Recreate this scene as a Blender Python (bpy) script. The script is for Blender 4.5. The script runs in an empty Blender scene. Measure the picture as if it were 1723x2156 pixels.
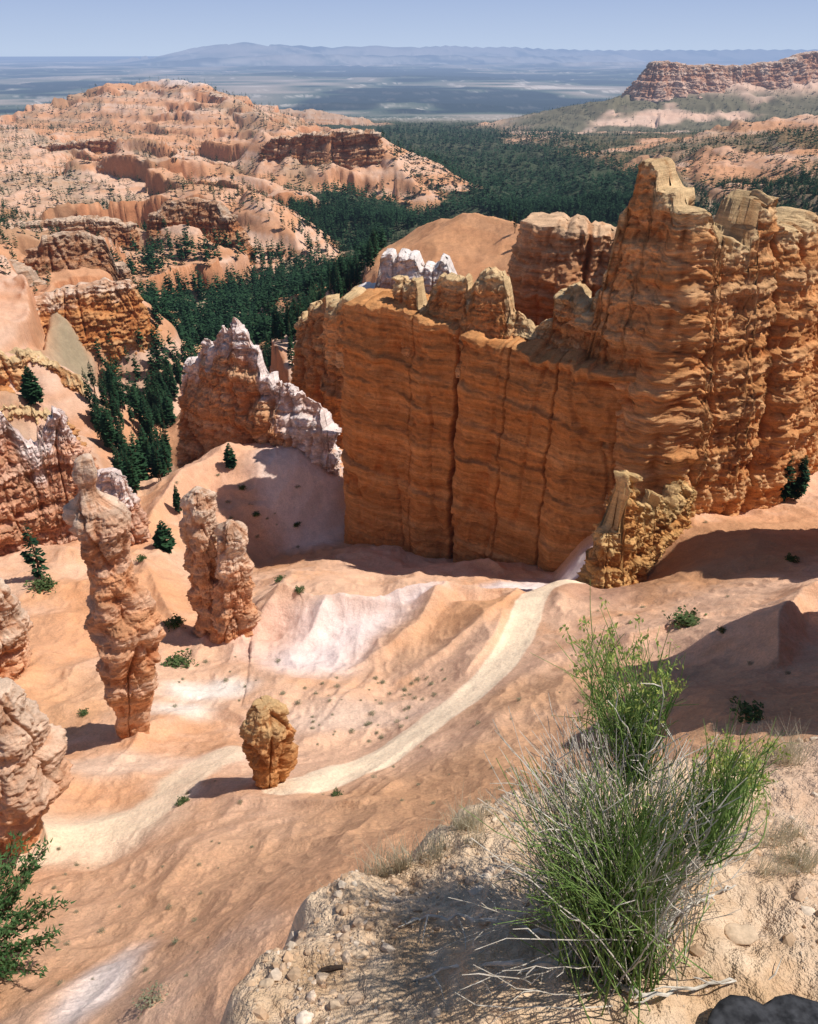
import bpy, math, random, gc
import numpy as np
from mathutils import Vector
R=math.radians
rng=np.random.default_rng(7); random.seed(7)
scn=bpy.context.scene; col=scn.collection
# ---------------------------------------------------------------- measuring helpers (eye at the origin)
FP=1677.0; CX=861.5; CY=1078.0; PIT=R(30.1); cp,sp=math.cos(PIT),math.sin(PIT)
def slp(py):
    b=(CY-py)/FP; return (-sp+b*cp)/(cp+b*sp)
def W(px,py,Y):
    b=(CY-py)/FP; k=Y/(cp+b*sp); return ((px-CX)/FP*k, Y, k*(-sp+b*cp))
def G(px,py,z): return W(px,py,z/slp(py))
def proj(x,y,z):
    d=np.maximum(y*cp-z*sp,.01); return CX+FP*x/d, CY-FP*(y*sp+z*cp)/d
# ---------------------------------------------------------------- noise
def _h(h):
    h=h&0xffffffff; h=((h^(h>>13))*1274126177)&0xffffffff; h=h^(h>>16); return h/2147483647.5-1.0
def hs(i,j=0,s=0): return _h(i*374761393+j*668265263+s*974711+991)
def n1(x,s=0):
    i=np.floor(x).astype(np.int64); f=x-i; f=f*f*(3-2*f)
    return _h(i*374761393+s*974711+77)*(1-f)+_h((i+1)*374761393+s*974711+77)*f
def layers(x,s=0,e=.62):
    i=np.floor(x).astype(np.int64); f=np.clip((x-i-e)/(1-e),0,1); f=f*f*(3-2*f)
    return _h(i*374761393+s*974711+99)*(1-f)+_h((i+1)*374761393+s*974711+99)*f
def n2(x,y,s=0):
    ix=np.floor(x).astype(np.int64); iy=np.floor(y).astype(np.int64); fx=x-ix; fy=y-iy
    fx=fx*fx*(3-2*fx); fy=fy*fy*(3-2*fy)
    a=ix*374761393+s*974711; b=iy*668265263
    h00=_h(a+b);h10=_h(a+374761393+b);h01=_h(a+b+668265263);h11=_h(a+374761393+b+668265263)
    return (h00*(1-fx)+h10*fx)*(1-fy)+(h01*(1-fx)+h11*fx)*fy
def n3(x,y,z,s=0):
    iz=np.floor(z).astype(np.int64); fz=z-iz; fz=fz*fz*(3-2*fz)
    ix=np.floor(x).astype(np.int64); iy=np.floor(y).astype(np.int64); fx=x-ix; fy=y-iy
    fx=fx*fx*(3-2*fx); fy=fy*fy*(3-2*fy); A=374761393;B=668265263;Cc=2147483647
    o=ix*A+iy*B+iz*Cc+s*974711
    def pl(o): return (_h(o)*(1-fx)+_h(o+A)*fx)*(1-fy)+(_h(o+B)*(1-fx)+_h(o+A+B)*fx)*fy
    return pl(o)*(1-fz)+pl(o+Cc)*fz
def sst(a,b,x):
    t=np.clip((x-a)/(b-a),0,1); return t*t*(3-2*t)
def smax(a,b,k): return .5*(a+b+np.sqrt((a-b)**2+k*k))
# ---------------------------------------------------------------- tagging
def tag(o,label=None,cat=None,group=None,kind=None):
    if label:o['label']=label
    if cat:o['category']=cat
    if group:o['group']=group
    if kind:o['kind']=kind
    return o
def link(name,me,mats,parent=None):
    o=bpy.data.objects.new(name,me); col.objects.link(o)
    if not isinstance(mats,(list,tuple)): mats=[mats]
    for m in mats:
        if len(me.materials)<len(mats): me.materials.append(m)
    if parent:o.parent=parent
    return o
def empty(name,loc=(0,0,0)):
    o=bpy.data.objects.new(name,None); o.location=loc; o.empty_display_size=.3; col.objects.link(o); return o
def build_mesh(name,V,F,colr=None,smooth=True,mi=None):
    me=bpy.data.meshes.new(name); V=np.ascontiguousarray(V.reshape(-1,3),dtype=np.float32); F=np.ascontiguousarray(F,dtype=np.int32)
    k=F.shape[1]; me.vertices.add(len(V)); me.vertices.foreach_set('co',V.ravel())
    me.loops.add(F.size); me.loops.foreach_set('vertex_index',F.ravel())
    me.polygons.add(len(F)); me.polygons.foreach_set('loop_start',np.arange(0,F.size,k,dtype=np.int32))
    me.polygons.foreach_set('loop_total',np.full(len(F),k,dtype=np.int32))
    me.polygons.foreach_set('use_smooth',np.full(len(F),smooth))
    if mi is not None: me.polygons.foreach_set('material_index',np.asarray(mi,dtype=np.int32))
    if colr is not None:
        c=np.ones((len(V),4),dtype=np.float32); c[:,:3]=np.clip(colr.reshape(-1,3),0,1)
        a=me.color_attributes.new('Col','BYTE_COLOR','POINT'); a.data.foreach_set('color',c.ravel())
    me.update(calc_edges=True); return me
def grid_faces(nr,nc,wrap=False):
    i=np.arange(nr-1,dtype=np.int32)[:,None]; j=np.arange(nc if wrap else nc-1,dtype=np.int32)[None,:]; j2=(j+1)%nc
    return np.stack([i*nc+j,i*nc+j2,(i+1)*nc+j2,(i+1)*nc+j],-1).reshape(-1,4)
# ---------------------------------------------------------------- materials
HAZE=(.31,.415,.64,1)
def nd(nt,t,**k):
    n=nt.nodes.new(t)
    for a,b in k.items(): setattr(n,a,b)
    return n
def mth(nt,op,a,b=None):
    m=nd(nt,'ShaderNodeMath',operation=op)
    for i,v in enumerate((a,b)):
        if v is None: continue
        if isinstance(v,(int,float)): m.inputs[i].default_value=v
        else: nt.links.new(v,m.inputs[i])
    return m.outputs[0]
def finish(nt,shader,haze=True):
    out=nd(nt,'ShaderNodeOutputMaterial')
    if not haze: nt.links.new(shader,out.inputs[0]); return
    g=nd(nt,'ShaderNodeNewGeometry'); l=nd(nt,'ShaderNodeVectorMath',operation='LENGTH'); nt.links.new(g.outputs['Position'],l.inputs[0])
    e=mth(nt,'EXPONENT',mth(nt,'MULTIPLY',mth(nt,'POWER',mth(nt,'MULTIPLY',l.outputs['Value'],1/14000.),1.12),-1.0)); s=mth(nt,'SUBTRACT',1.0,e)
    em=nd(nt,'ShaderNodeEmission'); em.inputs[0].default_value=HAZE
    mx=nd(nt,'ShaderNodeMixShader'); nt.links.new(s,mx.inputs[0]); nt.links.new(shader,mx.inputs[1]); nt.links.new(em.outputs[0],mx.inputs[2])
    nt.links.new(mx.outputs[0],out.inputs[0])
def base_mat(name):
    m=bpy.data.materials.new(name); m.use_nodes=True; m.node_tree.nodes.clear(); return m,m.node_tree
def ramp(nt,src,a,b,lo,hi):
    r=nd(nt,'ShaderNodeMapRange'); r.inputs[1].default_value=a; r.inputs[2].default_value=b; r.inputs[3].default_value=lo; r.inputs[4].default_value=hi
    nt.links.new(src,r.inputs[0]); return r.outputs[0]
def noise(nt,scale,detail,vec,rough=.6):
    n=nd(nt,'ShaderNodeTexNoise'); n.inputs['Scale'].default_value=scale; n.inputs['Detail'].default_value=detail; n.inputs['Roughness'].default_value=rough
    nt.links.new(vec,n.inputs['Vector']); return n.outputs['Fac']
def mul_col(nt,c,f):
    v=nd(nt,'ShaderNodeVectorMath',operation='SCALE'); nt.links.new(c,v.inputs[0]); nt.links.new(f,v.inputs['Scale']); return v.outputs[0]
def rock_mat(name,nscale=.6,strat=True,bump=.7,bdist=.35,haze=True,det=9,rough=.68,fine=9,cr=1.):
    m,nt=base_mat(name)
    at=nd(nt,'ShaderNodeAttribute'); at.attribute_name='Col'
    g=nd(nt,'ShaderNodeNewGeometry'); P=g.outputs['Position']
    a=noise(nt,nscale,det,P,rough); c=mul_col(nt,at.outputs['Color'],ramp(nt,a,.3,.7,1-.24*cr,1+.2*cr))
    a2=noise(nt,nscale*fine,4,P,.75); c=mul_col(nt,c,ramp(nt,a2,.35,.65,.86,1.13))
    bh=a
    if strat:
        mp=nd(nt,'ShaderNodeMapping'); mp.inputs['Scale'].default_value=(.10,.10,1.6); nt.links.new(P,mp.inputs[0])
        s=noise(nt,1.2,6,mp.outputs[0],.75); c=mul_col(nt,c,ramp(nt,s,.38,.62,.72,1.17))
        bh=mth(nt,'ADD',a,s)
    b=nd(nt,'ShaderNodeBump'); b.inputs['Strength'].default_value=bump; b.inputs['Distance'].default_value=bdist; nt.links.new(bh,b.inputs['Height'])
    p=nd(nt,'ShaderNodeBsdfPrincipled'); p.inputs['Roughness'].default_value=.95; p.inputs['Specular IOR Level'].default_value=.1
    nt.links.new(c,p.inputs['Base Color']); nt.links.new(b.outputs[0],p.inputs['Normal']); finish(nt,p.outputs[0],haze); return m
def leaf_mat(name,c1,c2,scale=.8,haze=True,trans=.0):
    m,nt=base_mat(name); g=nd(nt,'ShaderNodeNewGeometry')
    a=noise(nt,scale,3,g.outputs['Position'],.6)
    mx=nd(nt,'ShaderNodeMix',data_type='RGBA'); mx.inputs[6].default_value=(*c1,1); mx.inputs[7].default_value=(*c2,1)
    nt.links.new(ramp(nt,a,.35,.65,0,1),mx.inputs[0])
    p=nd(nt,'ShaderNodeBsdfPrincipled'); p.inputs['Roughness'].default_value=.8; p.inputs['Specular IOR Level'].default_value=.15
    nt.links.new(mx.outputs[2],p.inputs['Base Color']); sh=p.outputs[0]
    if trans>0:
        t=nd(nt,'ShaderNodeBsdfTranslucent'); nt.links.new(mx.outputs[2],t.inputs[0]); ms=nd(nt,'ShaderNodeMixShader'); ms.inputs[0].default_value=trans
        nt.links.new(sh,ms.inputs[1]); nt.links.new(t.outputs[0],ms.inputs[2]); sh=ms.outputs[0]
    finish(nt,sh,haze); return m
M_ground=rock_mat('badlands soil',.5,False,.75,.45,rough=.72,fine=14,cr=.7)
M_rock=rock_mat('layered sandstone',.8,True,.85,.26,rough=.76)
M_farrock=rock_mat('distant sandstone',.06,True,.8,2.4)
M_pebble=rock_mat('pebble stone',9,False,.6,.01,False,4)
M_needle=leaf_mat('pine needles',(.012,.040,.018),(.032,.080,.030),.25)
M_needle2=leaf_mat('near pine needles',(.04,.10,.03),(.12,.20,.07),2.5,False,.2)
M_bark=leaf_mat('pine bark',(.10,.06,.04),(.17,.11,.07),3)
M_bush=leaf_mat('bush leaves',(.05,.09,.03),(.13,.17,.06),3,False,.2)
M_dry=leaf_mat('dry sage leaves',(.20,.21,.12),(.34,.32,.20),3,False,.2)
M_green=leaf_mat('green shoots',(.13,.23,.05),(.32,.42,.13),18,False,.35)
M_twig=leaf_mat('grey twigs',(.36,.31,.24),(.64,.57,.47),25,False)
M_flower=leaf_mat('yellow green buds',(.24,.36,.08),(.56,.55,.14),40,False,.3)
M_straw=leaf_mat('pale dry grass',(.42,.38,.25),(.68,.60,.43),12,False,.3)
M_darkwood=leaf_mat('dark weathered wood',(.05,.03,.02),(.10,.07,.05),30,False)
M_shadowrock=leaf_mat('shadow-coloured stone',(.015,.015,.017),(.06,.06,.065),30,False)  # near-black tones paint the shadow on the corner rock into its colour
# ---------------------------------------------------------------- terrain base: thin plate through surveyed points
P=[]
for t in [(100,2150,-22),(-250,2150,-23),(450,2150,-17.5),(300,2000,-24.5),(300,1900,-27.5),(120,1860,-30.5),(500,1900,-23.5),(450,1780,-29),(240,1810,-32.5),(200,1740,-34),
 (330,1700,-34.5),(400,1690,-33.6),(520,1690,-31.6),(570,1665,-32.5),(640,1700,-31),(640,1780,-26.5),(620,1900,-19.5),(90,1790,-33.5),(60,1650,-36),(180,1620,-36.5),(300,1620,-37),
 (450,1620,-36),(250,1540,-38),(130,1560,-39),(400,1540,-39.5),(530,1550,-38),(700,1600,-35.5),(760,1630,-34.3),(850,1560,-35.5),(960,1490,-36.7),(1060,1400,-38.7),(1110,1320,-40.5),
 (1120,1260,-42),(1190,1220,-43),(100,1450,-41.5),(30,1350,-44),(150,1330,-45.5),(300,1400,-43),(430,1450,-42.5),(370,1340,-46.5),(470,1350,-47),(480,1410,-46.5),(600,1440,-44.8),
 (750,1440,-42.8),(850,1400,-42.2),(900,1470,-39),(700,1500,-39.7),(600,1500,-40),(950,1380,-41.2),(700,1340,-45.5),(820,1310,-44.5),(960,1290,-43),(330,1180,-51),(150,1200,-50),(0,1230,-49),(400,1250,-50),(330,1080,-58),
 (290,1040,-64),(250,1000,-72),(480,1100,-55),(480,970,-54),(620,1000,-53),(650,1080,-58),(600,1180,-61.5),(650,1225,-63),(1250,1170,-45),(1290,1250,-42),(1230,1300,-40.5),(1330,1230,-42.5),
 (1500,1190,-41),(1650,1060,-43.5),(1550,1080,-45),(1723,1150,-38),(1600,1250,-36),(1400,1290,-37.5),(1850,1050,-42),(1330,1335,-34.5),(1500,1290,-33.5),(1650,1270,-32),(1723,1240,-31.5),
 (1200,1400,-35.5),(1100,1440,-36),(1200,1600,-27),(1000,1560,-32),(1100,1500,-32),(900,1650,-29.5),(1450,1500,-25.5),(1600,1450,-26.5),(1650,1520,-21),(1300,1450,-30.5),(1100,1650,-25),
 (280,950,-84),(200,870,-84),(350,850,-90),(450,800,-92),(600,760,-90),(600,600,-100),(400,600,-98),(700,500,-108),(850,450,-115),(1000,400,-125),(1000,330,-142),(900,285,-160),(1100,285,-165),
 (800,330,-150),(1200,400,-120),(1400,450,-100),(1600,400,-85),(1500,330,-85),(1350,290,-130),(100,700,-62),(0,900,-60),(100,900,-66),(100,600,-75),(100,500,-85),(300,500,-95),(0,500,-70),(0,400,-90),(300,400,-100),
 (500,420,-110),(200,330,-110),(0,300,-100),(500,300,-130)]:
    P.append(G(*t))
P+=[(0,5,-12),(4,8,-14),(10,10,-13),(-6,4,-17),(8,3,-8),(-3,1,-11),(-10,2,-18),(14,6,-12),(0,.4,-7),(3,.5,-6),(0,76,-65),(-7,82,-65),(-9,92,-65),(4,82,-65),(11,73,-61),(0,70,-57),(20,66,-48),(24,82,-44),(45,92,-42),(60,100,-38),(10,115,-62),
 (30,130,-58),(60,140,-52),(0,150,-76),(-40,20,-35),(-40,60,-48),(45,20,-17),(50,50,-30),(-90,15,-40),(90,15,-12),(-300,60,-60),(300,100,-50),(400,900,-75),(300,400,-65),(-700,900,-90),(-20,-1,-20),(20,-1,-8),(30,32,-27),(26,20,-20)]
for az in (-100,-60,-28,-10,10,28,60,100):
    for r,z in ((3000,-210),(5000,-265),(9000,-300),(20000,-312),(60000,-325)):
        P.append((r*math.sin(R(az)),r*math.cos(R(az)),z))
P=np.array(P)
def lp(x,y): return np.arctan2(x,y),np.log(np.hypot(x,y)+1e-9)
pa,pl_=lp(P[:,0],P[:,1]); prr=np.hypot(P[:,0],P[:,1]); pv=P[:,2]/(prr+6)
def tps(d2): return .5*d2*np.log(d2+1e-12)
n=len(P); K=tps((pa[:,None]-pa)**2+(pl_[:,None]-pl_)**2)+np.eye(n)*5e-4
Q=np.stack([np.ones(n),pa,pl_],1); A=np.block([[K,Q],[Q.T,np.zeros((3,3))]]); sol=np.linalg.solve(A,np.concatenate([pv,np.zeros(3)]))
def basez(a,l):
    sh=a.shape; a=a.ravel(); l=l.ravel(); o=np.empty(len(a))
    for i in range(0,len(a),20000):
        aa=a[i:i+20000,None]; ll=l[i:i+20000,None]
        o[i:i+20000]=tps((aa-pa)**2+(ll-pl_)**2)@sol[:n]+sol[n]+sol[n+1]*aa[:,0]+sol[n+2]*ll[:,0]
    return (o*(np.exp(l)+6)).reshape(sh)
AZ=np.radians(np.concatenate([np.linspace(-100,-45.5,40),np.linspace(-45,45,900),np.linspace(45.5,100,40)]))
LR=np.concatenate([np.linspace(math.log(.25),math.log(8),330,endpoint=False),np.linspace(math.log(8),math.log(150),800,endpoint=False),
    np.linspace(math.log(150),math.log(3000),760,endpoint=False),np.linspace(math.log(3000),math.log(60000),240)])
ca=np.linspace(AZ[0],AZ[-1],260); cl=np.linspace(LR[0],LR[-1],420)
cz=basez(*np.meshgrid(ca,cl))/(np.exp(cl)[:,None]+6)
fi=np.interp(LR,cl,np.arange(len(cl))); i0=np.minimum(fi.astype(int),len(cl)-2); fi=(fi-i0)[:,None]
fj=np.interp(AZ,ca,np.arange(len(ca))); j0=np.minimum(fj.astype(int),len(ca)-2); fj=fj-j0
zz=cz[i0][:,j0]*(1-fi)*(1-fj)+cz[i0+1][:,j0]*fi*(1-fj)+cz[i0][:,j0+1]*(1-fi)*fj+cz[i0+1][:,j0+1]*fi*fj
RR=np.exp(LR)[:,None]; X=RR*np.sin(AZ); Y=RR*np.cos(AZ); RR=np.broadcast_to(RR,X.shape); Z=zz*(RR+6)
hill=np.zeros_like(Z)
def tent(pts,slope,lam,k=2.,rill=.3,mark=0.,z=None):
    pts=np.array(pts); r=np.hypot(pts[:,0],pts[:,1]); ext=120 if r.max()>150 else 25
    lo=np.searchsorted(LR,math.log(max(1,(r.min()-ext)*.55))); hi=np.searchsorted(LR,math.log((r.max()+ext)*1.8))
    x=X[lo:hi];y=Y[lo:hi]; best=np.full(x.shape,-1e9); bs=np.zeros(x.shape); bd=np.zeros(x.shape); s0=0
    for a,b in zip(pts[:-1],pts[1:]):
        dx,dy=b[0]-a[0],b[1]-a[1]; L2=dx*dx+dy*dy+1e-9; t=np.clip(((x-a[0])*dx+(y-a[1])*dy)/L2,0,1)
        d=np.hypot(x-a[0]-t*dx,y-a[1]-t*dy); h=a[2]+(b[2]-a[2])*t-slope*d; m=h>best
        best=np.where(m,h,best); bs=np.where(m,s0+t*math.sqrt(L2),bs); bd=np.where(m,d,bd); s0+=math.sqrt(L2)
    rl=np.abs(n2(bs/lam+.25*n2(x/lam,y/lam,5),bd/(5*lam),3))+.5*np.abs(n2(bs/lam*2.3,bd/(3*lam),4))+.25*np.abs(n2(bs/lam*5.1,bd/(1.5*lam),14))
    best=best-rill*lam*rl*np.minimum(1,bd/lam)
    dom=sst(-k,k,best-Z[lo:hi]); Z[lo:hi]=smax(Z[lo:hi],best,k)
    if mark: hill[lo:hi]=np.maximum(hill[lo:hi],dom*mark)
def tw(l,*a,**k): tent([W(*p) for p in l],*a,**k)
# white and pink mound beside the trail
tent([G(520,1305,-45.6),G(590,1250,-43.6),G(680,1270,-43.9),G(790,1278,-44.2),G(860,1245,-43.3),G(940,1226,-42.7),G(1090,1238,-42.6)],.74,2.4,.3,.30)
tent([G(940,1228,-42.7),G(880,1300,-42),G(800,1355,-42.2),G(730,1405,-43)],.66,1.9,.3,.28)
tent([G(590,1252,-43.6),G(540,1315,-44.8),G(470,1370,-46.2)],.7,1.5,.3,.28)
tent([G(690,1270,-43.9),G(650,1335,-44.2),G(590,1410,-44.9)],.5,1.5,.3,.26)
tent([G(1090,1238,-42.6),G(1030,1300,-40.8),G(930,1370,-40.7),G(850,1420,-41.3)],.56,1.9,.3,.28)
tent([G(1060,1290,-41),G(1040,1350,-39.8),G(980,1420,-39.2)],.6,1.6,.3,.24)
tent([G(330,1500,-38.2),G(290,1530,-37.6),G(240,1600,-36.8)],.6,1.5,.4,.2)
tent([G(400,1700,-33.8),G(520,1683,-31.2),G(620,1690,-30.6),G(760,1690,-28.6)],.6,2,.4,.24)
tent([G(380,1330,-46),G(300,1180,-50),G(150,1170,-49)],.55,2.5,.4,.26)
tent([G(480,1480,-40),G(560,1520,-38.4),G(660,1530,-37.8)],.4,2,.4,.2)
tent([G(100,1760,-32.8),G(60,1640,-34),G(-60,1560,-35)],.8,2,.5,.2)
tw([(640,1010,110),(590,945,110),(480,950,106),(380,1020,98),(300,1130,84)],.74,4,.6,.26)
tw([(1240,1370,43),(1330,1330,41),(1500,1285,42),(1640,1275,41),(1690,1240,42),(1800,1200,44)],.8,2.5,.4,.24)
tw([(1690,1240,42),(1640,1290,36),(1640,1380,32)],.8,2,.3,.22)
# hills of the amphitheatre
tw([(-300,300,1700),(0,248,1800),(100,215,1850),(180,188,1900),(250,174,1900),(350,165,1900),(430,178,1800),(480,200,1700),(530,235,1600),(600,272,1500)],.30,60,8,.16,1)
tw([(540,230,2600),(650,228,2600),(760,245,2600),(870,283,2500)],.2,90,6,.12,.5)
tw([(-200,330,1150),(100,297,1100),(250,284,1050),(400,297,1000),(560,285,950),(700,276,900),(785,276,900),(830,335,850),(885,390,800)],.46,30,2.5,.24,1)
tw([(-100,362,800),(200,336,800),(330,343,750),(480,350,750),(600,385,700)],.46,26,2.5,.24,1)
tw([(-100,400,680),(150,385,680),(300,390,660)],.46,24,2.5,.24,1)
tw([(330,345,720),(450,375,640),(560,430,560)],.48,18,2.5,.24,1)
tw([(-100,470,520),(130,427,550),(300,418,560),(440,388,560),(520,402,540),(580,452,500),(660,515,470)],.5,18,2.5,.26,1)
tw([(-100,500,420),(100,470,440),(280,455,450),(420,470,440)],.52,15,2,.26,1)
tw([(-150,520,330),(60,473,360),(200,480,380),(330,495,400),(430,535,400)],.55,14,2,.26,1)
tw([(-150,560,270),(60,545,290),(200,560,300)],.6,12,1.5,.26,1)
tw([(-100,690,190),(60,640,215),(150,606,230),(250,600,235),(290,650,235)],.9,9,1.5,.26,1)
tw([(-150,760,140),(60,745,150),(140,790,155),(190,860,150)],1.0,7,1.2,.26,1)
tw([(-150,860,112),(20,850,118),(100,890,120)],.95,6,1.,.26,1)
tw([(760,560,255),(830,505,248),(880,472,238),(930,455,218),(1000,446,202),(1080,456,190),(1200,500,170),(1400,560,140)],.55,8,3,.12,1)
tw([(740,600,170),(830,560,165),(900,600,150)],.7,6,2,.2,1)
tw([(1080,292,2200),(1180,258,2300),(1280,215,2350),(1350,186,2450),(1450,168,2500),(1723,150,2500),(2000,140,2500)],.22,80,6,.18,1)
tw([(1130,345,1500),(1240,335,1450),(1350,310,1350),(1450,285,1250),(1560,258,1200),(1723,235,1200),(2000,200,1200)],.30,44,4,.22,1)
tw([(1300,400,850),(1400,350,900),(1470,322,900),(1540,298,900),(1640,292,900),(1723,280,900),(1950,260,900)],.42,30,3,.24,1)
tw([(1420,440,600),(1600,375,620),(1750,345,640),(1950,320,650)],.45,24,3,.24,1)
# far ranges
for yy,pts in ((0,[(-300,135,28000),(0,133,27000),(120,132,27000),(200,131,27000),(270,122,26500),(330,114,26000),(380,108,26000),(430,98,26000),(480,92,26000),(515,87,26000),(540,95,26000),(590,93,26000),(700,98,27000),(780,95,27500),(880,100,28000),(940,95,29000),(1000,98,30000),(1080,97,31000),(1150,103,32000),(1300,104,34000),(1450,104,36000),(1600,103,38000),(1800,103,40000)]),
               (4,[(-300,145,21000),(0,143,20500),(200,138,20500),(400,122,21000),(560,116,22000),(700,114,23000),(900,115,24000),(1100,117,25000),(1300,114,28000)]),
               (1,[(-300,168,15000),(0,162,15000),(250,150,16000),(500,142,17000),(800,138,19000),(1100,134,20000),(1400,128,22000)]),
               (5,[(-200,192,10000),(500,170,11500),(760,162,12000),(1060,160,12500),(1200,150,14000),(1400,150,15000)]),
               (2,[(-300,205,8000),(520,187,9000),(800,178,9500),(1100,182,9000),(1400,182,8500)]),
               (3,[(500,215,5500),(700,208,5000),(1000,210,5200),(1150,222,5000)])):
    tw(pts,(.13,.10,.08,.10,.12,.09)[yy],(1500,900,500,350,1200,600)[yy],(14,10,6,5,12,7)[yy],.13,0)
azl=np.interp(RR[:,0],[100,120,170,250,400,560,690,900,1333,1900,2700,3300],np.radians([-27,-26.5,-25,-22.8,-20,-11,-8,-4,-2,-2.3,-9,-14]))[:,None]
azd=AZ[None,:]-azl+.03*n2(X/60,Y/60,15)
left=sst(.01,-.03,azd)*sst(95,140,RR)*sst(3200,2600,RR)
azr=np.interp(RR[:,0],[450,700,1000,1300,1900,2400,3000],np.radians([21,17,14,10.5,6.5,5,8]))[:,None]
right=sst(-.02,.03,AZ[None,:]-azr+.04*n2(X/120,Y/120,16))*sst(420,600,RR)*sst(3200,2700,RR)
hill=np.maximum(hill,np.maximum(left,right))
zw=Z+3*n2(X/90,Y/90,8)+1.4*n2(X/25,Y/25,18)+.6*n2(X/8,Y/8,19)
bandm=hill*sst(90,150,RR)*sst(3500,2800,RR)
hump=sst(-.07,-.04,AZ)[None,:]*sst(330,300,RR)
msk=bandm*sst(-.4,.2,n2(X/75,Y/75,9)+.4*n2(X/25,Y/25,10))*(1-hump)*(1-.75*right)
for per,e0,e1,am in ((17,.64,.80,.95),(6.,.6,.78,.9)):
    f=(zw/per)-np.floor(zw/per); Z=Z+msk*per*(sst(e0,e1,f)-f)*am; zw=zw+msk*per*(sst(e0,e1,f)-f)*am
cliff=msk; del zw,f,bandm
fm=sst(3300,4500,RR)
hf=60*n2(X/2600,Y/2600,111)+35*n2(X/900,Y/900,112)+16*np.abs(n2(X/320,Y/320,113))
q=hf/34; f=q-np.floor(q); hf=34*(np.floor(q)+sst(.5,.75,f)); Z=Z+fm*hf*.5*sst(60000,9000,RR); del hf,q,f,fm
# scale free erosion noise
trail_px=[(610,1668,-32.6),(660,1662,-33),(760,1622,-34.2),(850,1560,-35.5),(930,1502,-36.4),(985,1470,-37),(1040,1418,-38.2),(1085,1360,-39.6),(1105,1310,-40.7),(1115,1270,-41.6),(1140,1238,-42.3),(1215,1212,-43)]
trail=np.array([G(*t) for t in trail_px])
path2=np.array([G(*t) for t in [(110,1785,-33.6),(200,1755,-34),(300,1725,-34.4),(360,1690,-34.6),(420,1625,-36),(470,1590,-36.6)]])
def pdist(pts,x,y):
    b=np.full(x.shape,1e9)
    for a,c in zip(pts[:-1],pts[1:]):
        dx,dy=c[0]-a[0],c[1]-a[1]; t=np.clip(((x-a[0])*dx+(y-a[1])*dy)/(dx*dx+dy*dy),0,1); b=np.minimum(b,np.hypot(x-a[0]-t*dx,y-a[1]-t*dy))
    return b
mid=slice(np.searchsorted(LR,math.log(9)),np.searchsorted(LR,math.log(140)))
dT=np.full(Z.shape,99.); dT[mid]=pdist(trail,X[mid],Y[mid]); dP=np.full(Z.shape,99.); dP[mid]=pdist(path2,X[mid],Y[mid])
flat=np.clip(1.3-np.minimum(dT/2.2,dP/2.6),0,1)
for lam,a,s in ((110,.05,2),(48,.09,3),(21,.12,4),(9,.12,5),(4,.11,6),(1.8,.10,7),(.8,.08,8),(.35,.06,9),(.15,.05,10),(.06,.04,11)):
    lo=max(0,np.searchsorted(LR,math.log(lam*1.2))); hi=min(len(LR),np.searchsorted(LR,math.log(lam*400)))
    x=X[lo:hi];y=Y[lo:hi];r=RR[lo:hi]
    w=sst(lam*1.2,lam*4,r)*sst(lam*400,lam*200,r)
    if lam<50: w=w*(1-.85*flat[lo:hi])
    if lam>=4: w=w*(1-.15*hill[lo:hi]*sst(120,220,r))
    w=w*(1-.6*hump[lo:hi]*sst(140,170,r))
    rd=np.abs(n2(x/lam+.5*n2(x/lam/2,y/lam/2,s+40),y/lam,s))*2-.62
    far=sst(2500,4500,r); nearm=sst(150,60,r)*sst(6,12,r)
    Z[lo:hi]-=lam*a*w*rd*(1-.75*far)*(1-.35*nearm*(lam>1))
# foreground ledge
LS=.3
def onl(px,py):
    k=-slp(py); Yv=1.7/(k-LS); return W(px,py,Yv)[:2]
edge=[(-.55,-2),onl(430,2250),onl(490,2150),onl(560,2010),onl(645,1868),onl(720,1808),onl(870,1768),onl(990,1705),onl(1090,1650),onl(1250,1600),onl(1420,1563),onl(1600,1545),onl(1723,1525),(4.5,2.5),(9,2.2),(9,-2)]
E=np.array(edge)
def polyd(x,y):
    ins=np.zeros(x.shape,bool); d=np.full(x.shape,1e9)
    for i in range(len(E)):
        a=E[i];b=E[(i+1)%len(E)]; dx,dy=b-a; t=np.clip(((x-a[0])*dx+(y-a[1])*dy)/(dx*dx+dy*dy),0,1); d=np.minimum(d,np.hypot(x-a[0]-t*dx,y-a[1]-t*dy))
        c=((a[1]>y)!=(b[1]>y))&(x<(b[0]-a[0])*(y-a[1])/(b[1]-a[1]+1e-12)+a[0]); ins^=c
    return np.where(ins,-d,d)
hi=np.searchsorted(LR,math.log(14)); x=X[:hi];y=Y[:hi]
def ledge_noise(x,y): return .06*n2(x/.5,y/.5,21)+.04*n2(x/.2,y/.2,22)+.02*n2(x/.08,y/.08,23)+.009*n2(x/.035,y/.035,24)+.004*n2(x/.015,y/.015,25)
dd=polyd(x,y)+.06*n2(x/.25,y/.25,30)+.03*n2(x/.09,y/.09,31)
lz=-1.7-LS*y+ledge_noise(x,y)-2.6*np.maximum(0,dd)-.10*np.exp(-np.maximum(0,-dd)/.12)
lm=np.zeros(Z.shape); lm[:hi]=(lz>Z[:hi]); Z[:hi]=np.maximum(Z[:hi],lz)
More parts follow.
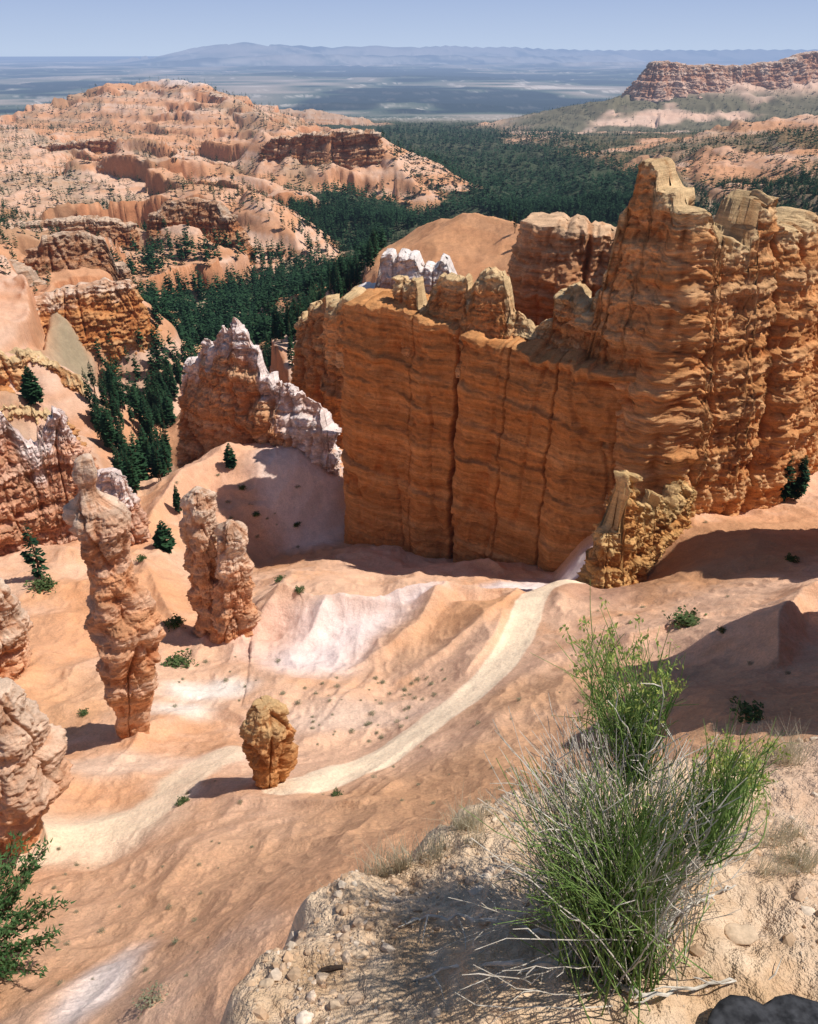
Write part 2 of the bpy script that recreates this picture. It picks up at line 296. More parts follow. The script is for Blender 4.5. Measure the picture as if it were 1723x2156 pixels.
# ---------------------------------------------------------------- ground lookup
def gz(x,y):
    a=np.arctan2(x,y); l=np.log(np.hypot(x,y)); fi=np.interp(l,LR,np.arange(len(LR))); fj=np.interp(a,AZ,np.arange(len(AZ)))
    i=np.minimum(np.asarray(fi).astype(int),len(LR)-2); j=np.minimum(np.asarray(fj).astype(int),len(AZ)-2); u=fi-i; v=fj-j
    return Z[i,j]*(1-u)*(1-v)+Z[i+1,j]*u*(1-v)+Z[i,j+1]*(1-u)*v+Z[i+1,j+1]*u*v
def hit(px,py,ymin=3,ymax=4000):
    k=slp(py); ys=np.exp(np.linspace(math.log(ymin),math.log(ymax),3000)); b=(CY-py)/FP; xs=(px-CX)/FP*ys/(cp+b*sp)
    g=gz(xs,ys); q=np.nonzero(g>=k*ys)[0]; i=q[0] if len(q) else len(ys)-1
    return float(xs[i]),float(ys[i]),float(g[i])
# ---------------------------------------------------------------- ground colours
C=lambda *a: np.array(a,dtype=np.float32)
orange=C(.70,.365,.195); pink=C(.75,.46,.30); cream=C(.80,.66,.55); brown=C(.57,.31,.16); sand=C(.95,.73,.51)
def mixc(a,b,t):
    t=t[...,None].astype(np.float32); return a*(1-t)+b*t
gx=np.gradient(Z,axis=0)/np.maximum(np.gradient(RR,axis=0),1e-6); gy=np.gradient(Z,axis=1)/np.maximum(RR*np.gradient(AZ)[None,:],1e-6); SL=np.hypot(gx,gy); del gx,gy
nA=n2(X/17,Y/17,50)*.6+n2(X/6,Y/6,51)*.35+n2(X/2,Y/2,52)*.25+n2(X/.6,Y/.6,53)*.15
col_=mixc(np.broadcast_to(orange,Z.shape+(3,)),pink,sst(-.45,.35,nA))
zl=Z+2*n2(X/60,Y/60,55); L=layers(zl/8,3)*.5+layers(zl/3.0,4)*.45+layers(zl/1.3,6)*.3; del zl
nB=n2(X/140,Y/140,56)*.6+n2(X/50,Y/50,57)*.4+n2(X/15,Y/15,62)*.2
hc=mixc(np.broadcast_to(C(.60,.30,.16),Z.shape+(3,)),C(.68,.44,.31),sst(-.4,.6,L+.4*nB)); hc=mixc(hc,cream,sst(.55,1.0,L*.7+.7*nB)*.7)
hc=mixc(hc,C(.50,.215,.10),cliff*sst(.6,1.1,SL)*.9)
top2=sst(1500,1700,RR)*sst(2100,2000,RR)*sst(-72,-52,Z)*left; hc=mixc(hc,C(.78,.66,.60),top2*sst(-.3,.3,nB+.5*L)*.7)
hc=mixc(hc,C(.72,.50,.38),right*sst(1900,2300,RR)*.7); hc=mixc(hc,C(.66,.32,.15),hump*sst(140,170,RR)*.8)
fr=sst(90,150,RR)*np.maximum(hill,sst(120,190,RR)); col_=mixc(col_,hc,fr); del hc
valley=sst(115,170,RR)*(1-np.clip(hill*1.4,0,1)); vc=mixc(np.broadcast_to(C(.30,.24,.15),Z.shape+(3,)),C(.46,.33,.21),sst(-.3,.4,nB))
vc=mixc(vc,C(.035,.055,.03),sst(300,600,RR)*.9); col_=mixc(col_,vc,valley); del vc
wn=n2(X/130,Y/130,58)+.4*n2(X/40,Y/40,59)
wood=right*sst(.75,.15,wn)*sst(-78,-112,Z-.0*RR)*sst(0,1,1+0*Z)
wood=np.maximum(wood,right*sst(.35,-.1,wn)*sst(1400,1200,RR)*.8)
col_=mixc(col_,C(.07,.085,.045),wood*.85)
wl=left*sst(.1,.5,n2(X/45,Y/45,64)+.4*n2(X/14,Y/14,65))*.35; col_=mixc(col_,C(.22,.19,.12),wl)
# far plain
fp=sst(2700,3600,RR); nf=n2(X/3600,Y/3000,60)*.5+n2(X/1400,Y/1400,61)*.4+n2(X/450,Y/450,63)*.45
fc=mixc(np.broadcast_to(C(.09,.12,.10),Z.shape+(3,)),C(.36,.30,.25),sst(-.25,.35,nf)); fc=mixc(fc,C(.72,.62,.54),np.maximum(sst(.35,.65,nf),sst(.10,.25,SL)*.7)*.8); fc=mixc(fc,C(.02,.035,.05),sst(-.15,-.35,nf)*.85)  # blue-black patches: cloud shadows painted into the plain's colour
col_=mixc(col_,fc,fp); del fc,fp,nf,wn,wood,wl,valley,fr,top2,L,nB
gc.collect()
wob=.25*n2(X/1.5,Y/1.5,70)+.12*n2(X/.5,Y/.5,71)
def patch(px,py,z,rx,ry,c,s,rot=0.):
    g=G(px,py,z); lo=mid.start;hi=mid.stop; x=X[lo:hi]-g[0];y=Y[lo:hi]-g[1]; c_,s_=math.cos(rot),math.sin(rot)
    u=(x*c_+y*s_)/rx; v=(-x*s_+y*c_)/ry; d=np.sqrt(u*u+v*v)+.5*nA[lo:hi]
    col_[lo:hi]=mixc(col_[lo:hi],C(*c),sst(1.5,.4,d)*s)
wht=(.85,.70,.65); br=tuple(brown)
patch(1200,1600,-27,13,8,br,.75); patch(1150,1460,-33,8,5,br,.7); patch(1550,1450,-26,9,10,(.52,.29,.16),.75); patch(1500,1190,-41,14,9,(.47,.24,.12),.8); patch(900,1640,-30,7,4,(.60,.33,.18),.45)
patch(1250,1250,-42,3,5,(.50,.29,.20),.7)
patch(120,1330,-45,12,8,(.72,.34,.16),.7); patch(300,1250,-48,8,8,(.72,.34,.16),.7); patch(100,1450,-41,8,5,(.72,.39,.20),.6)
patch(350,1850,-28,8,6,(.72,.42,.25),.5); patch(600,1150,-57,9,12,(.50,.25,.12),.85); patch(480,1050,-55,9,10,(.72,.42,.28),.6)
patch(700,1310,-43.8,8,3.6,wht,.85,.3); patch(670,1390,-44.6,4.4,4.2,wht,.85,.6); patch(590,1320,-44,4.5,3.5,(.80,.56,.46),.8); patch(430,1450,-42.5,3.8,2.2,(.93,.80,.68),.95,-.1); patch(380,1495,-41,2.4,1.6,(.90,.75,.62),.9)
patch(860,1240,-43,3,1.5,wht,.95); patch(1130,1185,-45,6,3.6,wht,.95,.3); patch(1170,1200,-44,4,2.5,(.85,.68,.60),.8); patch(630,1010,-53,5,8,(.84,.66,.56),.85,.4); patch(560,1330,-44.5,2.5,3,(.74,.43,.29),.6)
patch(260,1610,-37,3.4,1.8,(.86,.64,.48),.65); patch(210,1765,-33.8,3.8,2.2,(.94,.71,.50),.8); patch(800,1500,-38,7,2.2,(.80,.57,.43),.6); patch(700,1500,-39.5,5,2.4,(.80,.58,.44),.6)
patch(210,2090,-23,.9,2.2,(.86,.72,.64),.85); patch(480,1595,-36.6,2.2,1.5,(.88,.68,.53),.6); patch(930,1300,-41,4.5,3.2,(.64,.35,.19),.85); patch(1000,1270,-41.5,4.5,3.5,(.66,.34,.17),.85); patch(880,1370,-41.5,4,2.2,(.64,.38,.23),.7)
patch(770,1245,-43.5,7,1.2,(.80,.55,.42),.6)
tm=sst(1.4,1.15,dT+wob*.25); col_=mixc(col_,sand,tm); pm=sst(1.9,1.2,dP+wob); col_=mixc(col_,C(.93,.70,.48),pm*.85)
nl=n2(X/.6,Y/.6,80)*.5+n2(X/.12,Y/.12,81)*.5+.3*n2(X/.03,Y/.03,82)
lc=mixc(np.broadcast_to(C(.54,.35,.20),Z.shape+(3,)),C(.66,.48,.32),sst(-.5,.5,nl)); lc=mixc(lc,C(.60,.40,.29),sst(.8,1.6,X)*.6); col_=mixc(col_,lc,lm*sst(16,12,RR))
V=np.stack([X,Y,Z],-1)
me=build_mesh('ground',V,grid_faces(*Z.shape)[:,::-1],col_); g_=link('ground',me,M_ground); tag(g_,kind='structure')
del V,col_,lc,nl,tm,pm,wob,nA,dT,dP,flat,X,Y,RR,azd,left,right,cliff,msk,lm,hump; gc.collect()
# ---------------------------------------------------------------- rock builder
def disp(x,y,z,u,sc,seed,lk=1.,flu=1.):
    q=z+.6*sc*n2(x/(9*sc),y/(9*sc),seed)+.25*sc*n2(x/(2.2*sc),y/(2.2*sc),seed+3)
    m=(.6+.55*n2(x/(4*sc),y/(4*sc),seed+1))*lk
    Lr=.6*layers(q/(2.7*sc),seed,.84)+.42*layers(q/(1.1*sc),seed+1,.78)+.24*layers(q/(.46*sc),seed+2,.66)+.14*layers(q/(.2*sc),seed+6,.5)
    B=0
    for k,(h,wd,a) in enumerate(((1.9,2.3,.34),(.8,1.0,.26),(.33,.42,.13))):
        qi=q/(h*sc)+.45*n2(u/(2*sc),q/(2*sc),seed+11+k); i=np.floor(qi).astype(np.int64); fz=qi-i
        uu=(u+.6*sc*n2(u/(1.1*sc),q/(.9*sc),seed+15+k))/(wd*sc)+hs(i,0,seed+k); j=np.floor(uu).astype(np.int64); fu=uu-j
        ed=np.minimum(np.minimum(fu,1-fu)*wd,np.minimum(fz,1-fz)*h)
        B=B+a*hs(i,j,seed+5+k)*np.minimum(1,ed/.08)-a*.6*np.exp(-(ed/.09)**2)
    fl=np.abs(n3(x/(2.0*sc),y/(2.0*sc),z/(12*sc),seed+2))**.7*1.3+.6*np.abs(n3(x/(.8*sc),y/(.8*sc),z/(3.5*sc),seed+3))
    J=np.abs(n2(u/(3.4*sc),z/(16*sc),seed+21)); jt=-.9*np.exp(-(J/.045)**2)
    mi=.25*n3(x/(1.3*sc),y/(1.3*sc),z/(1.1*sc),seed+4)-.38*np.abs(n3(x/(.45*sc),y/(.45*sc),z/(.35*sc),seed+5))-.24*np.abs(n3(x/(.19*sc),y/(.19*sc),z/(.16*sc),seed+6))
    if lk<.6: mi=mi+.8*n3(x/(2.6*sc),y/(2.6*sc),z/(2.4*sc),seed+44)+.45*n3(x/(1.2*sc),y/(1.2*sc),z/(1.3*sc),seed+45)-.5*np.abs(n3(x/(.8*sc),y/(.8*sc),z/(.9*sc),seed+46))
    return Lr*m+B*max(lk,.75)+fl*.75*flu+jt*(.5+.5*flu)+mi-.35, q
def rock_col(x,y,z,q,zt,cs,seed,sc,Dv):
    L=layers(q/(1.7*sc),seed+9)*.6+layers(q/(.6*sc),seed+8)*.4
    nn=n3(x/(4*sc),y/(4*sc),z/(2*sc),seed+10)+.4*n3(x/(1.2*sc),y/(1.2*sc),z/(.8*sc),seed+12)
    c=mixc(np.broadcast_to(C(*cs['a']),x.shape+(3,)),C(*cs['b']),sst(-.5,.7,L+.4*nn))
    if 'top' in cs:
        hb=(zt-z)
        if 'xr' in cs: hb=hb-cs['xr'][2]*sst(cs['xr'][0],cs['xr'][1],x)
        t=sst(cs['th']*1.3,cs['th']*.4,hb+cs['th']*.5*nn+.4*cs['th']*L); c=mixc(c,C(*cs['top']),t)
    c=mixc(c,c*C(.78,.62,.52),sst(-.2,-.9,Dv)); return c  # cavity darkening in the rock colour: recesses turn darker and redder
def fin(name,label,path,crest=None,cz=None,w=3.,zb=-50.,cs=None,sc=1.,amp=1.,ds=.14,crag=.6,bat=.12,seed=1,cracks=(),mat=None,parent=None,cat='rock wall',tr=.35,group=None,lip=0,taper=None,lay=(),flu=1.,cw=1.,lk=1.,sm=2.5):
    path=np.array(path,float); seg=np.r_[0,np.cumsum(np.hypot(*np.diff(path[:,:2],axis=0).T))]; Ln=seg[-1]
    nf=max(30,int(Ln/ds)); s=np.linspace(0,Ln,nf); cx=np.interp(s,seg,path[:,0]); cy=np.interp(s,seg,path[:,1])
    def smk(a,k):
        k=min(k,(nf//2-1)|1); p=np.pad(a,(k//2,k//2),mode='reflect',reflect_type='odd'); return np.convolve(p,np.ones(k)/k,'valid')
    k=max(3,int(sm*sc/ds))|1
    if k<nf//2: cx=smk(cx,k);cy=smk(cy,k)
    tx=np.gradient(cx);ty=np.gradient(cy);tl=np.hypot(tx,ty);tx/=tl;ty/=tl; nx,ny=ty,-tx
    if cz is not None: zt=np.interp(s,[c[0]*Ln for c in cz],[c[1] for c in cz])
    else:
        cpx=[c[0] for c in crest];cpy=[c[1] for c in crest]; py=np.full(nf,np.mean(cpy))
        for _ in range(6):
            z=cy*np.array([slp(v) for v in py]); px,_q=proj(cx,cy,z); py=np.interp(px,cpx,cpy)
        zt=cy*np.array([slp(v) for v in py])
    zt=zt+crag*sc*(.7*layers(s/(1.3*sc*cw),seed+20,.85)+.45*layers(s/(.55*sc*cw),seed+21,.7)+.2*n1(s/(.2*sc*cw),seed+22))
    zsm=smk(smk(zt,max(3,min(int(3.5*sc/ds),nf//3))|1),max(3,min(int(2.*sc/ds),nf//3))|1)
    wv=w*(1+.22*n1(s/(7*sc),seed+30)+.12*n1(s/(2.5*sc),seed+31))
    nb=max(12,nf//3); bi=np.linspace(nf-1,0,nb).astype(int); nc=max(10,int(3.14*w/ds/1.3)); th=np.linspace(0,math.pi,nc+2)[1:-1]
    ci=np.r_[np.arange(nf),np.full(nc,nf-1),bi,np.full(nc,0)]
    ox=np.r_[nx,nx[-1]*np.cos(th)+tx[-1]*np.sin(th),-nx[bi],-nx[0]*np.cos(th)-tx[0]*np.sin(th)]
    oy=np.r_[ny,ny[-1]*np.cos(th)+ty[-1]*np.sin(th),-ny[bi],-ny[0]*np.cos(th)-ty[0]*np.sin(th)]
    H=zt.max()-zb; nr=max(24,int(H/ds)); nd_=max(8,int(w/ds*.5)); nd_=min(nd_,40)
    u=np.r_[np.linspace(0,1,nr),np.ones(nd_)][:,None]; ph=np.r_[np.zeros(nr),np.linspace(0,math.pi/2,nd_+1)[1:]][:,None]
    ztc=zt[ci][None,:]; trr=np.minimum(tr*sc,w*.7); z=zb+(ztc-trr-zb)*u+trr*np.sin(ph); rf=np.cos(ph)
    wc=(wv[ci][None,:])*(1+bat*(1-u)*H/10)
    if taper:
        zref=zsm[ci][None,:]; zref=zref if len(taper)<3 else np.maximum(zref,taper[2])
        hb=zref-z; tt=np.clip(hb/taper[0],0,1); tq=np.floor(tt*5+.3*n1(s[ci][None,:]/(4*sc),seed+60))/5; tt=np.clip(.4*tt+.6*(tq+.12*sst(0,.05,tt)),0,1)
        wc=wc*(taper[1]+(1-taper[1])*tt)
    lx=cx[ci]+ox*w; ly=cy[ci]+oy*w; ul=np.r_[0,np.cumsum(np.hypot(np.diff(lx),np.diff(ly)))][None,:]
    bx=cx[ci]+ox*wc*rf; by=cy[ci]+oy*wc*rf; D,q=disp(bx,by,z,ul+0*z,sc,seed,lk,flu); D=D*amp
    for (pc,wd,dp) in cracks: D=D-dp*np.exp(-((s[ci][None,:]+.35*n1(z/3,5)+.1*n1(z/.7,6)-pc*Ln)/wd)**2)
    for (zl_,th_,am_,dip) in lay: 
        zz0=zl_+dip*s[ci][None,:]/Ln+.5*n1(s[ci][None,:]/6,8); D=D+am_*(.7+.6*n1(s[ci][None,:]/4+zl_,9))*sst(-th_,-th_*.5,z-zz0)*sst(th_*.15,0,z-zz0)
    if lip:
        lv=lip*(.6+.6*n1(s[ci][None,:]/3.5,seed+71)+.4*layers(s[ci][None,:]/1.6,seed+72,.8)); D=D+lv*sst(1.6,1.1,ztc-z)*(rf>.99)-lv*.7*sst(2.2,1.7,ztc-z)*sst(1.2,1.7,ztc-z)
    rad=np.maximum(wc*rf+D*np.minimum(1,rf*1.6),.03*w*(rf>.02))
    x=cx[ci]+ox*rad; y=cy[ci]+oy*rad; z=z+.22*sc*n3(x/(1.1*sc),y/(1.1*sc),z/sc,seed+7)*(u>.1)
    c=rock_col(x,y,z,q,ztc,cs,seed,sc,D)
    me=build_mesh(name,np.stack([x,y,z],-1),grid_faces(x.shape[0],x.shape[1],True),c)
    o=link(name,me,mat or M_rock,parent)
    if not parent: tag(o,label,cat,group)
    return o
def hoodoo(name,label,prof,Yd,cs,sc=1.,amp=.5,seed=1,depth=.9,ext=2.,parent=None,cat='hoodoo',group=None,ds=.09,lk=.5,shr=.97):
    pf=[]
    for py,a,b in prof:
        z=Yd*slp(py); d=Yd*cp-z*sp; pf.append((z,((a+b)/2-CX)/FP*d,(b-a)/2/FP*d*shr))
    pf.append((pf[-1][0]-ext,pf[-1][1],pf[-1][2]*1.3)); pf=np.array(pf)[::-1]
    H=pf[-1,0]-pf[0,0]; nr=max(40,int(H/ds)); zs=np.linspace(pf[0,0],pf[-1,0],nr); cx=np.interp(zs,pf[:,0],pf[:,1]); rr=np.interp(zs,pf[:,0],pf[:,2])
    k=max(3,nr//80)|1; p=np.ones(k)/k; cx=np.convolve(np.pad(cx,k//2,mode='edge'),p,'valid'); rr=np.convolve(np.pad(rr,k//2,mode='edge'),p,'valid')
    nd_=14; ph=np.linspace(0,math.pi/2,nd_+1)[1:]; rt=rr[-1]; rmean=rr.mean()
    cx=np.r_[cx,np.full(nd_,cx[-1])]; zz_=np.r_[zs,zs[-1]+.22*rt*np.sin(ph)]; rr=np.r_[rr,rt*np.cos(ph)]
    nc=max(48,int(6.3*rr.max()/ds)); th=np.linspace(0,2*math.pi,nc,endpoint=False)+math.pi/2; z=zz_[:,None]+0*th
    sq=1+.08*np.cos(4*th+seed+.8*n1(z/(4*sc),seed))*np.ones_like(z)+.08*np.cos(3*th+2*n1(z/(3*sc),seed+3)*2)
    x=cx[:,None]+rr[:,None]*np.cos(th); y=Yd+depth*rr[:,None]*np.sin(th); D,q=disp(x,y,z,th*rmean+0*z,sc,seed,lk)
    rad=np.maximum(rr[:,None]*sq+amp*(D-.15)*np.clip(rr[:,None]/rmean,0,1.1)**1.3,.0); rad=np.where(rr[:,None]<.02*rt,0,rad)
    x=cx[:,None]+rad*np.cos(th); y=Yd+depth*rad*np.sin(th); z=z+.3*amp*n2(x/.6,y/.6,seed+80)*sst(zs[-1]-1.5,zs[-1],z)
    c=rock_col(x,y,z,q,zz_[-1]+0*z,cs,seed,sc,D); me=build_mesh(name,np.stack([x,y,z],-1),grid_faces(len(zz_),nc,True),c)
    o=link(name,me,M_rock,parent)
    if not parent: tag(o,label,cat,group)
    return o
OR=dict(a=(.50,.205,.066),b=(.60,.285,.11)); OR2=dict(a=(.60,.27,.10),b=(.68,.38,.18),top=(.66,.45,.24),th=1.6)
PK=dict(a=(.60,.29,.16),b=(.70,.42,.29),top=(.78,.62,.55),th=4.); PF_=dict(a=(.62,.28,.12),b=(.70,.40,.22),top=(.82,.68,.62),th=3.4,xr=(-22,-14,7.))
WH=dict(a=(.68,.46,.36),b=(.76,.62,.55),top=(.78,.68,.62),th=3.); OC=dict(a=(.60,.29,.10),b=(.66,.38,.15),top=(.64,.42,.19),th=2.0)
RD=dict(a=(.56,.25,.11),b=(.62,.33,.17),top=(.66,.42,.25),th=1.2)
# the great wall: one thing, its tiers are parts
wall=empty('rock_wall',(10,88,-60)); tag(wall,'massive orange banded rock wall with shaded face, cleft and battlement towers, right of centre','rock wall')
def part(o,lab=None):
    o.location=(-10,-88,60)
    if lab:o['label']=lab
    return o
part(fin('wall_face','',[(-4.2,96),(8,88),(21,79.2)],cz=[(0,-25.2),(.2,-25),(.5,-26.2),(.8,-26.8),(1,-26.5)],w=4.6,zb=-72,cs=OR,sc=1.3,amp=.5,ds=.125,crag=.3,bat=.05,seed=11,cracks=((.46,.26,3.6),(.68,.08,.7),(.26,.07,.5),(.87,.1,.8)),parent=wall,tr=.5,lip=.5,flu=.5,lk=.72,
   lay=((-31,1.2,.45,-2.5),(-35,.8,.3,-3),(-40,1.5,.4,-2),(-47,1.6,.6,-1),(-52,1.2,.45,0),(-57,1.6,.5,0))))
part(fin('tower_ridge','',[(20.5,81),(25.5,76.4),(36,82.5),(48,91.5),(62,103)],crest=[(1200,720),(1255,700),(1268,650),(1300,640),(1306,560),(1322,545),(1328,430),(1350,425),(1354,362),(1366,343),(1410,342),(1418,395),(1442,400),(1448,432),(1474,434),(1482,498),(1534,508),(1542,465),(1552,462),(1557,412),(1600,412),(1606,458),(1622,470),(1680,450),(1700,490),(1800,500)],w=5.4,zb=-66,cs=OR2,sc=1.1,amp=.8,ds=.12,crag=.4,cw=1.3,bat=.02,seed=23,parent=wall,tr=.4,flu=.8,lk=.8,sm=1.2,taper=(20,.42,-15),cracks=((.32,.2,1.0),(.47,.2,1.2),(.62,.25,1.2)),
   lay=((-24,1.2,.4,0),(-28.5,1.0,.4,0),(-35,1.5,.35,0))),'upper ridge and right face with two square towers')
part(fin('battlement','',[(-1,92.3),(6,88.2),(14,84)],crest=[(760,640),(815,640),(826,620),(838,590),(885,588),(892,645),(905,640),(918,602),(932,572),(990,580),(1000,620),(1015,575),(1035,568),(1068,577),(1082,650),(1130,690)],w=1.9,zb=-32,cs=OR2,sc=.75,amp=.6,ds=.1,crag=.6,bat=.12,seed=31,parent=wall,tr=.3,taper=(4,.5)),'pinnacled tier above the cleft')
part(fin('battlement','',[(13,85.5),(18,81.3),(22.5,78.6)],crest=[(1120,690),(1160,668),(1180,650),(1190,602),(1222,598),(1232,640),(1250,650),(1262,610),(1300,600),(1330,560),(1400,520)],w=3.,zb=-34,cs=OR2,sc=.8,amp=.7,ds=.1,crag=.6,bat=.25,seed=37,parent=wall,tr=.3,taper=(7,.45)),'stepped tier left of the tower')
part(fin('battlement','',[(-8,97),(-4,95.5)],crest=[(690,665),(715,640),(730,615),(748,610),(768,635),(800,650)],w=2.4,zb=-34,cs=OR2,sc=.9,amp=.6,ds=.11,crag=.4,bat=.15,seed=39,parent=wall,tr=.5),'rounded cap on the left corner')
fin('rock_fin','row of white weathered knobs standing behind the left end of the big wall',[(-5,104),(8,102)],crest=[(795,600),(803,560),(808,527),(830,525),(834,545),(845,527),(880,530),(888,556),(912,562),(922,560),(932,535),(945,550),(965,600)],w=1.7,zb=-50,cs=WH,sc=.7,amp=.6,ds=.11,crag=.5,seed=41,cat='rock fin',tr=.3)
fin('rock_fin','rusty orange flat-topped rock fin behind the great wall, left of its tower',[(19,104),(28,102),(42,98)],crest=[(1060,520),(1085,478),(1100,460),(1180,464),(1230,474),(1290,480),(1340,482),(1500,490)],w=5,zb=-60,cs=RD,sc=1.2,amp=.8,ds=.15,crag=.6,seed=43,cracks=((.15,.3,1.4),(.34,.22,1.2)),cat='rock fin',taper=(5,.8))
fin('rock_fin','low ochre craggy fin with ragged spires at the foot of the great wall',[(18.5,63),(21.5,65.5),(26,69.5),(29,73)],crest=[(1262,1190),(1278,1120),(1296,1100),(1302,1022),(1312,1000),(1330,1000),(1340,1062),(1362,1065),(1370,1038),(1390,1040),(1400,1075),(1418,1040),(1430,1015),(1450,1020),(1470,1060),(1500,1100),(1530,1075),(1555,1080),(1575,1130)],w=1.7,zb=-52,cs=OC,sc=.65,amp=.8,ds=.08,crag=.8,bat=.13,seed=47,cat='rock fin',tr=.2,taper=(7,.35))
fin('rock_fin','pink rock fin with white spiky crown standing left of the great wall',[W(395,800,120)[:2],W(500,800,114)[:2],W(600,850,110)[:2],W(690,900,107)[:2]],crest=[(355,930),(372,800),(395,790),(400,750),(425,745),(428,725),(458,720),(466,700),(485,695),(488,674),(500,676),(508,705),(520,712),(545,742),(556,790),(590,800),(600,815),(640,830),(660,845),(682,860),(700,930)],w=2.9,zb=-66,cs=PF_,sc=1.0,amp=.9,ds=.12,crag=.9,bat=.12,seed=53,cat='rock fin',taper=(9,.3),tr=.25)
fin('rock_fin','small orange pinnacle row peeping out behind the left corner of the great wall',[W(645,700,134)[:2],W(700,680,128)[:2],W(760,640,124)[:2]],crest=[(625,800),(640,690),(650,655),(680,640),(698,632),(705,700),(725,700),(735,625),(760,605),(790,620)],w=2.3,zb=-70,cs=OR2,sc=1.0,amp=.9,ds=.14,crag=.9,seed=59,cat='rock fin',taper=(6,.5))
fin('rock_fin','pinkish white fluted rock cliff at the left edge beside the tall leaning hoodoo',[W(-120,1000,76)[:2],W(40,950,82)[:2],W(140,950,84)[:2]],crest=[(-100,850),(0,865),(25,900),(40,905),(60,935),(80,930),(85,900),(108,885),(112,866),(128,864),(138,900),(160,915),(175,945),(190,990)],w=3.0,zb=-60,cs=PK,sc=.9,amp=.9,ds=.10,crag=.9,bat=.14,seed=61,cat='rock fin',taper=(10,.35),tr=.25)
fin('rock_fin','low pink rock knoll just behind the cap of the tall leaning hoodoo',[W(190,1050,84)[:2],W(260,1050,82)[:2]],crest=[(160,1010),(215,985),(250,1000),(280,1040),(300,1120)],w=2.4,zb=-62,cs=PK,sc=.9,amp=.8,ds=.11,crag=.5,seed=67,cat='rock fin',taper=(8,.4))
fin('rock_fin','orange cliff ridge at the left edge ending above the forest, nearer of two',[W(-150,740,140)[:2],W(60,750,150)[:2],W(200,850,152)[:2]],crest=[(-150,735),(0,745),(60,742),(130,772),(185,815),(220,890)],w=6,zb=-88,cs=OR2,sc=1.4,amp=1.5,ds=.2,crag=.6,bat=.1,seed=71,cat='rock fin',taper=(14,.4),flu=.7)
fin('rock_fin','pale topped orange cliff on the left ending at the forest, above the nearer orange ridge',[W(-100,660,205)[:2],W(100,620,222)[:2],W(270,630,228)[:2]],crest=[(-100,690),(50,645),(120,608),(210,592),(262,590),(290,640),(300,700)],w=8,zb=-94,cs=OR2|dict(th=3.,top=(.72,.52,.38)),sc=1.6,amp=1.5,ds=.27,crag=.4,bat=.1,seed=73,cat='rock fin',taper=(16,.4),flu=.5)
fin('rock_fin','low orange rock ridge at the left edge between the pinkish cliff and the forest pines',[W(-150,860,112)[:2],W(20,850,118)[:2],W(110,880,120)[:2]],crest=[(-150,850),(0,846),(60,850),(110,872),(140,900)],w=3.5,zb=-74,cs=OR2,sc=1.1,amp=1.2,ds=.16,crag=.7,seed=75,cat='rock fin',taper=(9,.4))
def ff(label,path,crest,Yw,zb,cs,sc,seed,name='rock_fin',w=None): fin(name,label,[W(*p)[:2] for p in path],crest=crest,w=w or 5*sc,zb=zb,cs=cs,sc=sc,amp=sc*.9,ds=sc*.21,crag=.4,seed=seed,mat=M_farrock,cat='distant cliff',bat=.05,taper=(9*sc,.4),flu=.8)
FO=dict(a=(.60,.28,.13),b=(.68,.41,.25),top=(.70,.49,.34),th=3.)
ff('squat castle-like orange cliff on the left hillside among scattered pines',[(80,520,315),(160,515,320),(240,540,325)],[(70,540),(90,500),(160,485),(220,500),(245,560)],0,-94,FO,1.7,81)
ff('orange cliff band below the rounded hill crest in the left middle distance',[(330,440,450),(400,440,455),(480,450,450)],[(320,460),(345,425),(400,415),(460,425),(500,470)],0,-108,FO,2.2,83)
ff('small orange cliff at the left edge under the castle-like cliff',[(-60,560,270),(20,560,275),(70,590,270)],[(-60,560),(20,545),(60,570),(80,610)],0,-97,FO,1.6,84)
ff('long flat topped orange cliff ending in a point above the dark forest',[(560,300,900),(680,295,880),(790,300,870)],[(540,320),(575,290),(640,283),(700,276),(788,274),(796,300)],0,-118,FO,4.,89,'cliff',14)
ff('row of orange cliffs halfway up the left hillside',[(170,350,800),(300,350,780),(420,360,770)],[(150,370),(220,345),(330,340),(420,350),(450,375)],0,-124,FO,3.4,91,'cliff',12)
ff('orange cliff crown on the right flank of the big far left hill',[(330,195,1850),(420,198,1800),(490,222,1700),(525,240,1650)],[(330,190),(380,180),(430,186),(480,206),(530,240)],0,-115,FO,7,93,'cliff',20)
ff('low banded cliff at the far left under the big hill',[(-60,330,1080),(60,315,1080),(220,300,1060),(330,300,1030)],[(-60,335),(60,308),(220,292),(330,300)],0,-115,FO,4.,94,'cliff',14)
ff('low orange cliff line across the left hillside above the castle-like cliff',[(-80,490,430),(100,468,440),(260,462,445)],[(-80,500),(0,475),(100,462),(200,455),(280,470)],0,-102,FO,2.1,95)
ff('long flat topped red mesa cliff on the right skyline',[(1385,150,2450),(1500,150,2480),(1620,150,2500),(1900,140,2500)],[(1355,160),(1362,132),(1400,127),(1440,137),(1560,138),(1640,128),(1690,112),(1723,108),(1900,100)],0,-150,dict(a=(.66,.40,.28),b=(.74,.52,.39),top=(.74,.56,.44),th=10.),8,97,'mesa',60)
# fins outside the frame that throw the shadows on the right hand slope
fin('rock_wall','tall orange rock fin just outside the right edge, shading the nearby slope',[(22,21),(25,30),(29,38)],cz=[(0,-9),(.3,-6),(.6,-12),(.8,-9),(1,-20)],w=2,zb=-40,cs=OR,sc=1.2,amp=.7,ds=.3,crag=.8,seed=101)
fin('rock_wall','orange rock fin outside the right edge below the great wall',[(38,50),(42,58),(46,66)],cz=[(0,-24),(.4,-16),(1,-14)],w=2.5,zb=-50,cs=OR,sc=1.2,amp=.7,ds=.3,crag=.8,seed=103)
